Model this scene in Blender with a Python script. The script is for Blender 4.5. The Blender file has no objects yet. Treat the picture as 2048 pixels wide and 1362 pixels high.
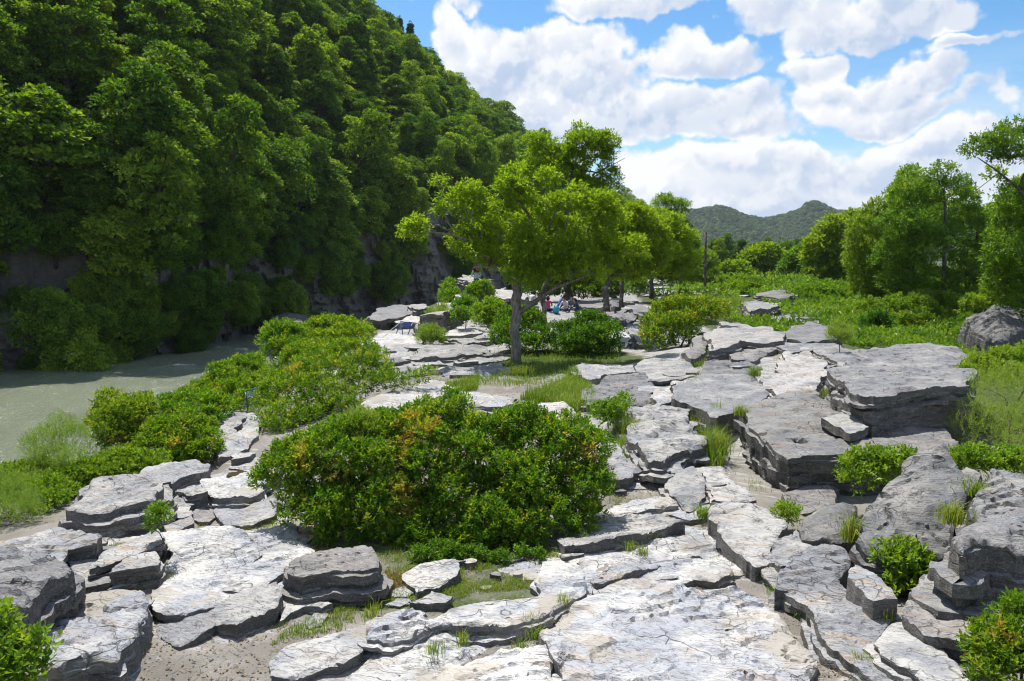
import bpy, math, random
import numpy as np
from mathutils import Vector
from mathutils.geometry import delaunay_2d_cdt

R = math.radians
scene = bpy.context.scene
# ------------------------------------------------------------------ camera
CZ = 3.6
PITCH = 5.9
FPX = 1565.0                       # focal length in pixels of the 2048 wide photograph
cam_d = bpy.data.cameras.new('camera')
cam_d.sensor_width = 36.0
cam_d.lens = 36.0 * FPX / 2048.0
cam_d.clip_start = 0.05
cam_d.clip_end = 12000.0
cam = bpy.data.objects.new('camera', cam_d)
scene.collection.objects.link(cam)
cam.location = (0, 0, CZ)
cam.rotation_euler = (R(90 - PITCH), 0, 0)
scene.camera = cam
# ------------------------------------------------------------------ exposure
vs = scene.view_settings
vs.view_transform = 'Standard'
vs.look = 'None'
vs.exposure = 0.55
vs.gamma = 1.0
vs.use_curve_mapping = False
cy = scene.cycles
cy.use_denoising = True
cy.max_bounces = 5
cy.diffuse_bounces = 2
scene.cycles.filter_width = 1.15
cy.glossy_bounces = 2
cy.transmission_bounces = 3
cy.transparent_max_bounces = 8
cy.volume_bounces = 0
cy.caustics_reflective = False
cy.caustics_refractive = False
cy.use_adaptive_sampling = True
cy.adaptive_threshold = 0.012
# ------------------------------------------------------------------ sun
SUN_EL = 64.0
SUN_AZ = -28.0                     # degrees from the view axis (+Y), negative = left
sun_d = bpy.data.lights.new('sun', 'SUN')
sun_d.energy = 5.0
sun_d.angle = R(0.53)
sun_d.color = (1.0, 0.96, 0.9)
sun = bpy.data.objects.new('sun', sun_d)
scene.collection.objects.link(sun)
sdir = Vector((math.sin(R(SUN_AZ)) * math.cos(R(SUN_EL)), math.cos(R(SUN_AZ)) * math.cos(R(SUN_EL)), math.sin(R(SUN_EL))))
sun.rotation_euler = sdir.to_track_quat('Z', 'Y').to_euler()
sun.location = (0, 0, 60)
# ------------------------------------------------------------------ node helpers
def NT(tree):
    tree.nodes.clear()
    def new(kind, **kw):
        n = tree.nodes.new(kind)
        ins = kw.pop('ins', {})
        for k, v in kw.items():
            setattr(n, k, v)
        for k, v in ins.items():
            s = n.inputs[k]
            if isinstance(v, bpy.types.NodeSocket):
                tree.links.new(v, s)
            else:
                s.default_value = v
        return n
    return new

def mth(new, op, a, b=0.0, c=None, clamp=False):
    ins = {0: a, 1: b}
    if c is not None:
        ins[2] = c
    return new('ShaderNodeMath', operation=op, use_clamp=clamp, ins=ins).outputs[0]

def sstep(new, x, lo, hi, a=0.0, b=1.0):
    return new('ShaderNodeMapRange', interpolation_type='SMOOTHSTEP',
               ins={'Value': x, 'From Min': lo, 'From Max': hi, 'To Min': a, 'To Max': b}).outputs[0]

def mixc(new, f, a, b, blend='MIX'):
    n = new('ShaderNodeMix', data_type='RGBA', blend_type=blend)
    t = n.id_data
    for idx, v in ((0, f), (6, a), (7, b)):
        s = n.inputs[idx]
        if isinstance(v, bpy.types.NodeSocket):
            t.links.new(v, s)
        else:
            s.default_value = v if idx == 0 else (tuple(v) + (1.0,))[:4]
    return n.outputs[2]

def vmul0(v, k):
    return new('ShaderNodeVectorMath', operation='MULTIPLY', ins={0: v, 1: k}).outputs[0]

def ramp(new, f, stops, interp='LINEAR'):
    n = new('ShaderNodeValToRGB', ins={'Fac': f})
    n.color_ramp.interpolation = interp
    e = n.color_ramp.elements
    while len(e) < len(stops):
        e.new(0.5)
    for i, (p, c) in enumerate(stops):
        e[i].position = p
        e[i].color = (tuple(c) + (1.0,))[:4]
    return n.outputs[0]

# ------------------------------------------------------------------ world: sky with cumulus
def az_el(px, py):
    a = R(-PITCH)
    dx, dy, dz = (px - 1024) / FPX, 1.0, (681 - py) / FPX
    y = dy * math.cos(a) - dz * math.sin(a)
    z = dy * math.sin(a) + dz * math.cos(a)
    return math.atan2(dx, y), math.atan2(z, math.hypot(dx, y))

world = bpy.data.worlds.new('World')
scene.world = world
world.use_nodes = True
world.cycles.sampling_method = 'NONE'
wt = world.node_tree
new = NT(wt)
sky = new('ShaderNodeTexSky', sky_type='NISHITA', sun_disc=False, sun_elevation=R(SUN_EL),
          sun_rotation=R(SUN_AZ), altitude=150.0, air_density=1.0, dust_density=0.6, ozone_density=2.2)
# clouds: (centre x, y, radius x, y in photo pixels, weight) turned into sky angles
BLOBS = [
    (905, 80, 60, 65, 1.0), (985, 150, 130, 115, 1.6), (1150, 150, 150, 105, 1.6), (1240, 170, 90, 80, 1.2),
    (1180, 235, 300, 85, 1.6), (1420, 222, 190, 72, 1.3), (1540, 265, 90, 36, 0.9), (920, 240, 150, 110, 1.3),
    (1425, 105, 115, 44, 1.0), (1635, 130, 65, 48, 1.1), (1720, 190, 130, 40, 1.0), (1840, 165, 100, 56, 1.2), (1800, 228, 140, 32, 1.0), (1930, 208, 70, 26, 0.8),
    (1260, 5, 200, 44, 1.1), (1580, 5, 150, 55, 1.1), (1750, 28, 210, 55, 1.3), (1930, 86, 110, 18, 0.8), (880, -8, 120, 22, 0.7),
    (1620, 350, 430, 62, 1.1), (1850, 310, 200, 52, 1.2), (1400, 420, 560, 62, 1.1), (2075, 225, 60, 24, 0.7),
]
def cloud_detail(vec):
    """billows plus wisps, about -0.5 .. 0.5"""
    v = new('ShaderNodeTexVoronoi', feature='F1', voronoi_dimensions='2D', ins={'Vector': vec, 'Scale': 21.0, 'Detail': 2.0, 'Roughness': 0.5, 'Lacunarity': 2.2})
    n = new('ShaderNodeTexNoise', noise_dimensions='2D', ins={'Vector': vec, 'Scale': 13.0, 'Detail': 6.0, 'Roughness': 0.6})
    d = mth(new, 'MULTIPLY_ADD', v.outputs['Distance'], -0.42, 0.2)
    return mth(new, 'ADD', d, mth(new, 'MULTIPLY_ADD', n.outputs['Fac'], 1.5, -0.75))
tc = new('ShaderNodeTexCoord')
sp = new('ShaderNodeSeparateXYZ', ins={0: tc.outputs['Generated']})
azn = mth(new, 'ARCTAN2', sp.outputs[0], sp.outputs[1])
eln = mth(new, 'ARCSINE', sp.outputs[2])
pv = new('ShaderNodeCombineXYZ', ins={0: azn, 1: eln, 2: 0.0}).outputs[0]
warp = new('ShaderNodeTexNoise', noise_dimensions='2D', ins={'Vector': pv, 'Scale': 9.0, 'Detail': 4.0})
wv = new('ShaderNodeVectorMath', operation='SUBTRACT', ins={0: warp.outputs['Color'], 1: (0.5, 0.5, 0.5)})
wv = new('ShaderNodeVectorMath', operation='SCALE', ins={0: wv.outputs[0], 'Scale': 0.10})
vec = new('ShaderNodeVectorMath', operation='ADD', ins={0: pv, 1: wv.outputs[0]}).outputs[0]
acc = accu = None
for (bx, by, rx, ry, w) in BLOBS:
    a, e = az_el(bx, by)
    s = new('ShaderNodeVectorMath', operation='SUBTRACT', ins={0: vec, 1: (a, e, 0)})
    s = new('ShaderNodeVectorMath', operation='MULTIPLY', ins={0: s.outputs[0], 1: (FPX / rx, FPX / ry, 0)})
    so = s.outputs[0]
    s = new('ShaderNodeVectorMath', operation='DOT_PRODUCT', ins={0: so, 1: so})
    v = mth(new, 'MULTIPLY_ADD', s.outputs['Value'], -w * 0.8, w * 0.8)
    s = new('ShaderNodeVectorMath', operation='DOT_PRODUCT', ins={0: so, 1: (-0.22, 0.42, 0)})
    vu = mth(new, 'MULTIPLY_ADD', s.outputs['Value'], 1.6, v)
    acc = v if acc is None else mth(new, 'SMOOTH_MAX', acc, v, 0.25)
    accu = vu if accu is None else mth(new, 'SMOOTH_MAX', accu, vu, 0.25)
up = sstep(new, mth(new, 'SUBTRACT', accu, acc), -0.25, 0.75)             # 1: the side towards the sun
acc = mth(new, 'MAXIMUM', acc, -1.0)
# the same kind of cumulus goes on all round the sky
gen = new('ShaderNodeTexNoise', noise_dimensions='2D', ins={'Vector': vmul0(pv, (2.6, 5.2, 1)), 'Scale': 1.0, 'Detail': 3.0})
genv = sstep(new, gen.outputs['Fac'], 0.40, 0.64, -0.8, 0.9)
off = mth(new, 'MAXIMUM', sstep(new, mth(new, 'ABSOLUTE', azn), 0.60, 0.80), sstep(new, eln, 0.34, 0.5))
acc = mth(new, 'ADD', mth(new, 'MULTIPLY', genv, off), mth(new, 'MULTIPLY', acc, mth(new, 'SUBTRACT', 1.0, off)))
d1 = cloud_detail(pv)
d2 = cloud_detail(new('ShaderNodeVectorMath', operation='ADD', ins={0: pv, 1: (-0.008, 0.016, 0.0)}).outputs[0])
f1 = mth(new, 'MULTIPLY_ADD', d1, 0.85, acc)
alpha = sstep(new, f1, 0.0, 0.36)
rel = sstep(new, mth(new, 'SUBTRACT', d1, d2), -0.16, 0.20)                 # 1: faces the sun
body = sstep(new, acc, 0.1, 1.1)
shade = mth(new, 'MULTIPLY', mth(new, 'MULTIPLY_ADD', rel, -0.55, 0.7), mth(new, 'MULTIPLY_ADD', body, 0.6, 0.25))
shade = mth(new, 'ADD', shade, mth(new, 'MULTIPLY_ADD', up, -0.85, 0.42), clamp=True)
ccol = mixc(new, shade, (10.9, 10.9, 10.9), (5.6, 6.7, 8.8))
# thin veil low over the valley
ve = new('ShaderNodeTexNoise', noise_dimensions='2D', ins={'Vector': vmul0(pv, (5.0, 19.0, 1)), 'Scale': 1.0, 'Detail': 6.0, 'Roughness': 0.6})
veil = mth(new, 'MULTIPLY', sstep(new, ve.outputs['Fac'], 0.36, 0.66, 0.1, 0.9), sstep(new, eln, 0.26, 0.07))
skyc = new('ShaderNodeHueSaturation', ins={'Hue': 0.497, 'Saturation': 1.32, 'Value': 1.65, 'Color': sky.outputs[0]}).outputs[0]
col = mixc(new, veil, skyc, (8.9, 9.6, 10.4))
col = mixc(new, mth(new, 'MULTIPLY', alpha, 0.97), col, ccol)
bg = new('ShaderNodeBackground', ins={'Color': col, 'Strength': 0.064})
wo = new('ShaderNodeOutputWorld')
wt.links.new(bg.outputs[0], wo.inputs[0])

# ------------------------------------------------------------------ scene helpers
COL = scene.collection
rng = np.random.default_rng(7)

def U(px, py, z=0.0):
    """photo pixel -> point of the place on the level z"""
    a = R(-PITCH)
    dx, dz = (px - 1024) / FPX, (681 - py) / FPX
    y = math.cos(a) - dz * math.sin(a)
    zz = math.sin(a) + dz * math.cos(a)
    t = (z - CZ) / zz
    return np.array((dx * t, y * t, z))

def UD(px, py, D):
    """photo pixel -> point of the place at the distance D ahead"""
    a = R(-PITCH)
    dx, dz = (px - 1024) / FPX, (681 - py) / FPX
    y = math.cos(a) - dz * math.sin(a)
    zz = math.sin(a) + dz * math.cos(a)
    t = D / y
    return np.array((dx * t, D, CZ + zz * t))

def project(p):
    p = np.atleast_2d(p)
    a = R(PITCH)
    y = p[:, 1] * math.cos(a) - (p[:, 2] - CZ) * math.sin(a)
    z = p[:, 1] * math.sin(a) + (p[:, 2] - CZ) * math.cos(a)
    return 1024 + FPX * p[:, 0] / y, 681 - FPX * z / y, y

_perm = np.random.default_rng(11).permutation(256)
_perm = np.concatenate([_perm, _perm, _perm])
_grad = np.random.default_rng(12).normal(size=(256, 3))
_grad /= np.linalg.norm(_grad, axis=1)[:, None]
def noise3(x, y, z):
    x, y, z = np.broadcast_arrays(np.asarray(x, float), np.asarray(y, float), np.asarray(z, float))
    xi, yi, zi = np.floor(x).astype(int), np.floor(y).astype(int), np.floor(z).astype(int)
    xf, yf, zf = x - xi, y - yi, z - zi
    u, v, w = (t * t * t * (t * (t * 6 - 15) + 10) for t in (xf, yf, zf))
    out = 0.0
    for i in (0, 1):
        for j in (0, 1):
            for k in (0, 1):
                h = _perm[(_perm[(_perm[(xi + i) & 255] + yi + j) & 255] + zi + k) & 255]
                g = _grad[h]
                d = g[..., 0] * (xf - i) + g[..., 1] * (yf - j) + g[..., 2] * (zf - k)
                out = out + d * (u if i else 1 - u) * (v if j else 1 - v) * (w if k else 1 - w)
    return out * 1.5
def fbm(x, y, z=0.0, o=4, g=0.5):
    s, a, f = 0.0, 1.0, 1.0
    for i in range(o):
        s = s + a * noise3(np.asarray(x) * f, np.asarray(y) * f, np.asarray(z) * f + i * 17.3)
        a *= g
        f *= 2.03
    return s
def smooth(x, a, b):
    t = np.clip((np.asarray(x, float) - a) / (b - a), 0, 1)
    return t * t * (3 - 2 * t)

def mesh_np(name, v, faces, mats=(), smooth_shade=True, attrs=None, fmat=None, sharp=None):
    """faces: (n,k) int array or a list of such arrays"""
    if not isinstance(faces, (list, tuple)):
        faces = [faces]
    faces = [np.asarray(f, np.int32) for f in faces if len(f)]
    me = bpy.data.meshes.new(name)
    v = np.asarray(v, np.float32)
    me.vertices.add(len(v))
    me.vertices.foreach_set('co', v.ravel())
    li = np.concatenate([f.ravel() for f in faces])
    cnt = np.concatenate([np.full(len(f), f.shape[1], np.int32) for f in faces])
    st = np.concatenate([[0], np.cumsum(cnt)[:-1]]).astype(np.int32)
    me.loops.add(len(li))
    me.loops.foreach_set('vertex_index', li)
    me.polygons.add(len(cnt))
    me.polygons.foreach_set('loop_start', st)
    me.polygons.foreach_set('use_smooth', np.full(len(cnt), smooth_shade))
    for m in mats:
        me.materials.append(m)
    if fmat is not None:
        me.polygons.foreach_set('material_index', np.asarray(fmat, np.int32))
    me.update(calc_edges=True)
    if attrs:
        for k, a in attrs.items():
            at = me.attributes.new(k, 'FLOAT', 'POINT')
            at.data.foreach_set('value', np.asarray(a, np.float32))
    if sharp is not None:
        me.set_sharp_from_angle(angle=R(sharp))
    return me

def link(name, me, parent=None, label=None, cat=None, group=None, kind=None, loc=None):
    o = bpy.data.objects.new(name, me)
    COL.objects.link(o)
    if parent is not None:
        o.parent = parent
    if loc is not None:
        o.location = loc
    if label: o['label'] = label
    if cat: o['category'] = cat
    if group: o['group'] = group
    if kind: o['kind'] = kind
    return o

def grid_faces(nu, nv, wrap=False):
    i = np.arange(nu - (0 if wrap else 1))[:, None]
    j = np.arange(nv - 1)[None, :]
    i2 = (i + 1) % nu
    a = i * nv + j
    return np.stack([a, i2 * nv + j, i2 * nv + j + 1, a + 1], -1).reshape(-1, 4)

class MB:
    """collects tubes and boxes into one mesh"""
    def __init__(s):
        s.v, s.q, s.t, s.n = [], [], [], 0
    def add(s, v, q=None, t=None):
        s.v.append(np.asarray(v, float))
        if q is not None and len(q): s.q.append(np.asarray(q) + s.n)
        if t is not None and len(t): s.t.append(np.asarray(t) + s.n)
        s.n += len(v)
    def tube(s, pts, rad, k=7, cap=True):
        pts = np.asarray(pts, float)
        rad = np.broadcast_to(np.asarray(rad, float), (len(pts),))
        tan = np.gradient(pts, axis=0)
        tan /= np.linalg.norm(tan, axis=1)[:, None] + 1e-9
        ref = np.array((0.31, 0.95, 0.05)) if abs(tan[0, 0]) > 0.9 else np.array((1.0, 0.07, 0.02))
        a = np.cross(tan, ref); a /= np.linalg.norm(a, axis=1)[:, None] + 1e-9
        b = np.cross(tan, a)
        th = np.linspace(0, 2 * np.pi, k, endpoint=False)
        ring = a[:, None] * np.cos(th)[None, :, None] + b[:, None] * np.sin(th)[None, :, None]
        v = (pts[:, None] + ring * rad[:, None, None]).reshape(-1, 3)
        i = np.arange(len(pts) - 1)[:, None]; j = np.arange(k)[None]
        q = np.stack([i * k + j, i * k + (j + 1) % k, (i + 1) * k + (j + 1) % k, (i + 1) * k + j], -1).reshape(-1, 4)
        t = None
        if cap:
            v = np.vstack([v, pts[:1], pts[-1:]])
            n = len(pts) * k
            jj = np.arange(k)
            t = np.vstack([np.stack([(jj + 1) % k, jj, np.full(k, n)], -1),
                           np.stack([(len(pts) - 1) * k + jj, (len(pts) - 1) * k + (jj + 1) % k, np.full(k, n + 1)], -1)])
        s.add(v, q, t)
    def box(s, c, h, ax=None):
        c, h = np.asarray(c, float), np.asarray(h, float)
        g = np.array([(x, y, z) for x in (-1, 1) for y in (-1, 1) for z in (-1, 1)], float) * h
        if ax is not None:
            g = g @ np.asarray(ax, float)
        s.add(g + c, [(0, 1, 3, 2), (4, 6, 7, 5), (0, 4, 5, 1), (2, 3, 7, 6), (0, 2, 6, 4), (1, 5, 7, 3)])
    def mesh(s, name, mats, **kw):
        f = []
        if s.q: f.append(np.vstack(s.q))
        if s.t: f.append(np.vstack(s.t))
        return mesh_np(name, np.vstack(s.v), f, mats, **kw)

# ------------------------------------------------------------------ materials
def material(name):
    m = bpy.data.materials.new(name)
    m.use_nodes = True
    return m, NT(m.node_tree)
def finish(m, new, shader, disp=None):
    o = new('ShaderNodeOutputMaterial')
    m.node_tree.links.new(shader, o.inputs[0])
    return m
def vmul(new, v, s):
    return new('ShaderNodeVectorMath', operation='MULTIPLY', ins={0: v, 1: s}).outputs[0]
def noise_n(new, v, scale, detail=4.0, rough=0.5, out='Fac'):
    return new('ShaderNodeTexNoise', ins={'Vector': v, 'Scale': scale, 'Detail': detail, 'Roughness': rough}).outputs[out]
def rotz(new, v, ang):
    return new('ShaderNodeVectorRotate', rotation_type='Z_AXIS', ins={'Vector': v, 'Angle': ang}).outputs[0]

def schist(name, pale=(0.50, 0.50, 0.49), blue=(0.30, 0.33, 0.38), tan=(0.46, 0.38, 0.29), dark=(0.085, 0.08, 0.075), lichen=0.88, sand=0.0):
    m, new = material(name)
    g = new('ShaderNodeNewGeometry')
    P = g.outputs['Position']
    oi = new('ShaderNodeObjectInfo')
    Pr = rotz(new, P, 0.35)
    big = noise_n(new, P, 1.5, 4.0, 0.62)
    streak = noise_n(new, vmul(new, Pr, (0.9, 3.6, 9.0)), 1.6, 5.0, 0.65)
    fine = noise_n(new, vmul(new, Pr, (6.0, 22.0, 60.0)), 1.5, 3.0, 0.65)
    flk = mth(new, 'MULTIPLY', noise_n(new, vmul(new, Pr, (1.0, 3.0, 7.0)), 1.15, 5.0, 0.58), 15.0)
    flf = mth(new, 'FRACT', flk)
    flstep = mth(new, 'ADD', mth(new, 'FLOOR', flk), sstep(new, flf, 0.80, 1.0))
    flline = mth(new, 'MULTIPLY', sstep(new, flf, 0.74, 0.90), sstep(new, noise_n(new, P, 2.3, 2.0), 0.36, 0.56))
    speck = noise_n(new, P, 55.0, 1.0, 0.6)
    c = mixc(new, sstep(new, mth(new, 'ADD', big, mth(new, 'MULTIPLY_ADD', oi.outputs['Random'], 0.22, -0.13)), 0.40, 0.60), blue, pale)
    tanf = mth(new, 'MULTIPLY_ADD', mth(new, 'FRACT', mth(new, 'MULTIPLY', oi.outputs['Random'], 7.31)), 0.75, 0.25)
    c = mixc(new, mth(new, 'MULTIPLY', sstep(new, streak, 0.50, 0.66), tanf), c, tan)
    c = mixc(new, sstep(new, streak, 0.44, 0.30, 0.0, 0.55), c, (0.2, 0.2, 0.21))
    c = mixc(new, sstep(new, fine, 0.53, 0.66, 0.0, 0.5), c, (0.16, 0.14, 0.13))
    c = mixc(new, sstep(new, fine, 0.45, 0.33, 0.0, 0.35), c, (0.50, 0.49, 0.465))
    c = mixc(new, mth(new, 'MULTIPLY', flline, 0.62), c, (0.10, 0.085, 0.075))
    # thin cracks that follow the foliation
    wv = new('ShaderNodeVectorMath', operation='ADD', ins={0: vmul(new, Pr, (1.0, 2.3, 4.0)), 1: new('ShaderNodeVectorMath', operation='SCALE', ins={0: noise_n(new, P, 1.7, 2.0, 0.6, 'Color'), 'Scale': 1.6}).outputs[0]}).outputs[0]
    vo = new('ShaderNodeTexVoronoi', feature='DISTANCE_TO_EDGE', ins={'Vector': wv, 'Scale': 1.35})
    crack = sstep(new, vo.outputs['Distance'], 0.0, 0.028, 1.0, 0.0)
    crack = mth(new, 'MULTIPLY', crack, sstep(new, noise_n(new, P, 1.3, 2.0), 0.44, 0.58))
    c = mixc(new, mth(new, 'MULTIPLY', crack, 0.75), c, (0.05, 0.045, 0.04))
    # weathered, lichen grown steep faces
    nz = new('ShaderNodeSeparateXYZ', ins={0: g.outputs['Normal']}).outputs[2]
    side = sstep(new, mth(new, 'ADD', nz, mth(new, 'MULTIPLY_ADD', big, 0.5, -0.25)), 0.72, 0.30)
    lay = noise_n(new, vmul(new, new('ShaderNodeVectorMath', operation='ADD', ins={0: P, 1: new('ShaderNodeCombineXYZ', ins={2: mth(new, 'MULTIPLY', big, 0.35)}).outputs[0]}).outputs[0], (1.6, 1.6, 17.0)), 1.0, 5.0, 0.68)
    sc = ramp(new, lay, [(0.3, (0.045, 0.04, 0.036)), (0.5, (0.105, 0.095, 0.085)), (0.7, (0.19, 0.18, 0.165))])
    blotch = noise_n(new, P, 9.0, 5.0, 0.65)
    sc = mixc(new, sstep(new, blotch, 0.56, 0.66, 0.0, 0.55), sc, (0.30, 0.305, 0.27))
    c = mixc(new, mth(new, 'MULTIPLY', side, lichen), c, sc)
    spots = sstep(new, noise_n(new, P, 4.0, 5.0, 0.72), 0.56, 0.68, 0.0, 0.65)
    c = mixc(new, spots, c, (0.11, 0.105, 0.1))
    c = mixc(new, sstep(new, speck, 0.5, 0.75, 0.0, 0.3), c, (0.48, 0.47, 0.44))
    if sand:
        sm = sstep(new, mth(new, 'ADD', noise_n(new, P, 1.1, 4.0, 0.55), mth(new, 'MULTIPLY', fine, 0.12)), 0.60, 0.66, 0.0, sand)
        c = mixc(new, sm, c, (0.34, 0.31, 0.265))
    hv = new('ShaderNodeHueSaturation', ins={'Saturation': 1.0, 'Value': mth(new, 'MULTIPLY_ADD', mth(new, 'FRACT', mth(new, 'MULTIPLY', oi.outputs['Random'], 3.7)), 0.36, 0.66), 'Color': c}).outputs[0]
    h = mth(new, 'ADD', mth(new, 'MULTIPLY', streak, 0.25), mth(new, 'MULTIPLY', fine, 0.22))
    h = mth(new, 'ADD', h, mth(new, 'MULTIPLY', lay, mth(new, 'MULTIPLY', side, 0.8)))
    h = mth(new, 'ADD', h, mth(new, 'MULTIPLY', flstep, 0.17))
    h = mth(new, 'SUBTRACT', h, mth(new, 'MULTIPLY', crack, 0.3))
    h = mth(new, 'ADD', h, mth(new, 'MULTIPLY', speck, 0.05))
    b = new('ShaderNodeBump', ins={'Strength': 0.8, 'Distance': 0.045, 'Height': h})
    p = new('ShaderNodeBsdfPrincipled', ins={'Base Color': hv, 'Roughness': 0.72, 'Specular IOR Level': 0.35, 'Normal': b.outputs[0]})
    return finish(m, new, p.outputs[0])

M = {}
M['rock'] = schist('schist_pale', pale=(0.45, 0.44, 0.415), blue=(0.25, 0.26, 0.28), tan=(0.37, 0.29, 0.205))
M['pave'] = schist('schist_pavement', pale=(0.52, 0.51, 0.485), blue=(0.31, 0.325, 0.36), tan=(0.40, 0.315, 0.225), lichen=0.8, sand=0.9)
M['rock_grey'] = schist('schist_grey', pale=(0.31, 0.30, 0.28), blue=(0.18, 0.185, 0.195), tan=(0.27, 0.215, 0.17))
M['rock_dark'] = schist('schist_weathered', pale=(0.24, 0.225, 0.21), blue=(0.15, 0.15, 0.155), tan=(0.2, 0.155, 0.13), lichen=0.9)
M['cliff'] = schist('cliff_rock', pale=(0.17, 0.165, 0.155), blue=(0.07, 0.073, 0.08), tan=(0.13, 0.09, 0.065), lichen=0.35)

def leafmat(name, stops, trans=0.35, rough=0.45, vary=0.25, hue=0.03, spec=0.3):
    m, new = material(name)
    at = new('ShaderNodeAttribute', attribute_name='tint')
    oi = new('ShaderNodeObjectInfo')
    c = ramp(new, at.outputs['Fac'], stops)
    c = new('ShaderNodeHueSaturation', ins={'Hue': mth(new, 'MULTIPLY_ADD', oi.outputs['Random'], -hue, 0.5 + hue * 0.5),
            'Value': mth(new, 'MULTIPLY_ADD', oi.outputs['Random'], vary * 2, 1.0 - vary), 'Color': c}).outputs[0]
    p = new('ShaderNodeBsdfPrincipled', ins={'Base Color': c, 'Roughness': rough, 'Specular IOR Level': spec})
    tcol = mixc(new, 1.0, c, (1.42, 1.38, 0.36), 'MULTIPLY')
    t = new('ShaderNodeBsdfTranslucent', ins={'Color': tcol})
    mx = new('ShaderNodeMixShader', ins={0: trans, 1: p.outputs[0], 2: t.outputs[0]})
    return finish(m, new, mx.outputs[0])
M['leaf_bush'] = leafmat('leaf_evergreen_bush', [(0, (0.03, 0.08, 0.008)), (0.4, (0.075, 0.165, 0.01)), (0.7, (0.15, 0.26, 0.014)), (0.8, (0.25, 0.32, 0.025)), (0.86, (0.38, 0.35, 0.05)), (1, (0.36, 0.225, 0.06))], trans=0.5, vary=0.06)
M['leaf_tree'] = leafmat('leaf_bright_tree', [(0, (0.1, 0.19, 0.01)), (0.5, (0.19, 0.30, 0.014)), (1, (0.30, 0.39, 0.03))], trans=0.58, vary=0.06, hue=0.015)
M['leaf_mid'] = leafmat('leaf_mid_tree', [(0, (0.06, 0.13, 0.01)), (0.5, (0.135, 0.245, 0.014)), (1, (0.24, 0.34, 0.03))], trans=0.48, vary=0.12)
M['leaf_hill'] = leafmat('leaf_hillside', [(0, (0.035, 0.09, 0.008)), (0.5, (0.116, 0.222, 0.018)), (1, (0.245, 0.335, 0.04))], trans=0.45, vary=0.35, hue=0.04, rough=0.65, spec=0.15)
M['leaf_far'] = leafmat('leaf_far_forest', [(0, (0.025, 0.065, 0.012)), (0.5, (0.06, 0.12, 0.02)), (1, (0.11, 0.17, 0.03))], trans=0.3, vary=0.3, rough=0.6)
M['leaf_plume'] = leafmat('leaf_feathery', [(0, (0.12, 0.2, 0.03)), (0.5, (0.2, 0.3, 0.05)), (1, (0.3, 0.38, 0.08))], trans=0.4, vary=0.1, rough=0.6)
M['leaf_weed'] = leafmat('leaf_weed', [(0, (0.06, 0.14, 0.014)), (0.5, (0.14, 0.26, 0.02)), (1, (0.27, 0.36, 0.045))], trans=0.45, vary=0.08)
M['grass'] = leafmat('grass_blade', [(0, (0.09, 0.16, 0.02)), (0.5, (0.17, 0.26, 0.03)), (0.85, (0.27, 0.33, 0.06)), (1, (0.38, 0.32, 0.13))], trans=0.4, vary=0.06, rough=0.55)
M['dry_grass'] = leafmat('dry_grass_blade', [(0, (0.2, 0.12, 0.06)), (0.6, (0.3, 0.2, 0.1)), (1, (0.22, 0.24, 0.05))], trans=0.2, vary=0.05, rough=0.7)

def bark(name, a, b):
    m, new = material(name)
    g = new('ShaderNodeNewGeometry')
    n = noise_n(new, vmul(new, g.outputs['Position'], (9, 9, 2.2)), 2.0, 6.0, 0.65)
    n2 = noise_n(new, g.outputs['Position'], 3.0, 4.0)
    c = mixc(new, sstep(new, n, 0.35, 0.65), a, b)
    c = mixc(new, sstep(new, n2, 0.55, 0.68, 0, 0.5), c, (0.3, 0.31, 0.27))
    bm = new('ShaderNodeBump', ins={'Strength': 0.7, 'Distance': 0.03, 'Height': n})
    p = new('ShaderNodeBsdfPrincipled', ins={'Base Color': c, 'Roughness': 0.85, 'Normal': bm.outputs[0]})
    return finish(m, new, p.outputs[0])
M['bark'] = bark('bark_grey', (0.09, 0.075, 0.06), (0.25, 0.22, 0.185))
M['bark_dark'] = bark('bark_dark', (0.04, 0.033, 0.027), (0.12, 0.10, 0.085))
M['wood'] = bark('weathered_wood', (0.13, 0.075, 0.04), (0.25, 0.15, 0.085))

def plain(name, col, rough=0.6, metal=0.0, var=0.15, scale=14.0):
    m, new = material(name)
    g = new('ShaderNodeNewGeometry')
    n = noise_n(new, g.outputs['Position'], scale, 4.0)
    c = mixc(new, mth(new, 'MULTIPLY', n, var * 2), col, tuple(x * 0.45 for x in col))
    p = new('ShaderNodeBsdfPrincipled', ins={'Base Color': c, 'Roughness': rough, 'Metallic': metal})
    return finish(m, new, p.outputs[0])
RAISE = []
# ------------------------------------------------------------------ rocks
def midpoint_outline(p, spacing, rg, rough):
    """fractal, angular outline through the given corners"""
    p = [np.asarray(q, float) for q in p]
    while True:
        out, split = [], False
        for i in range(len(p)):
            a, b = p[i], p[(i + 1) % len(p)]
            out.append(a)
            d = b - a
            L = math.hypot(d[0], d[1])
            if L > spacing * 1.5:
                split = True
                t = 0.5 + rg.uniform(-.18, .18)
                n = np.array((-d[1], d[0])) / L
                out.append(a + d * t + n * rg.normal() * L * rough)
        p = out
        if not split:
            return np.array(p)

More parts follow.
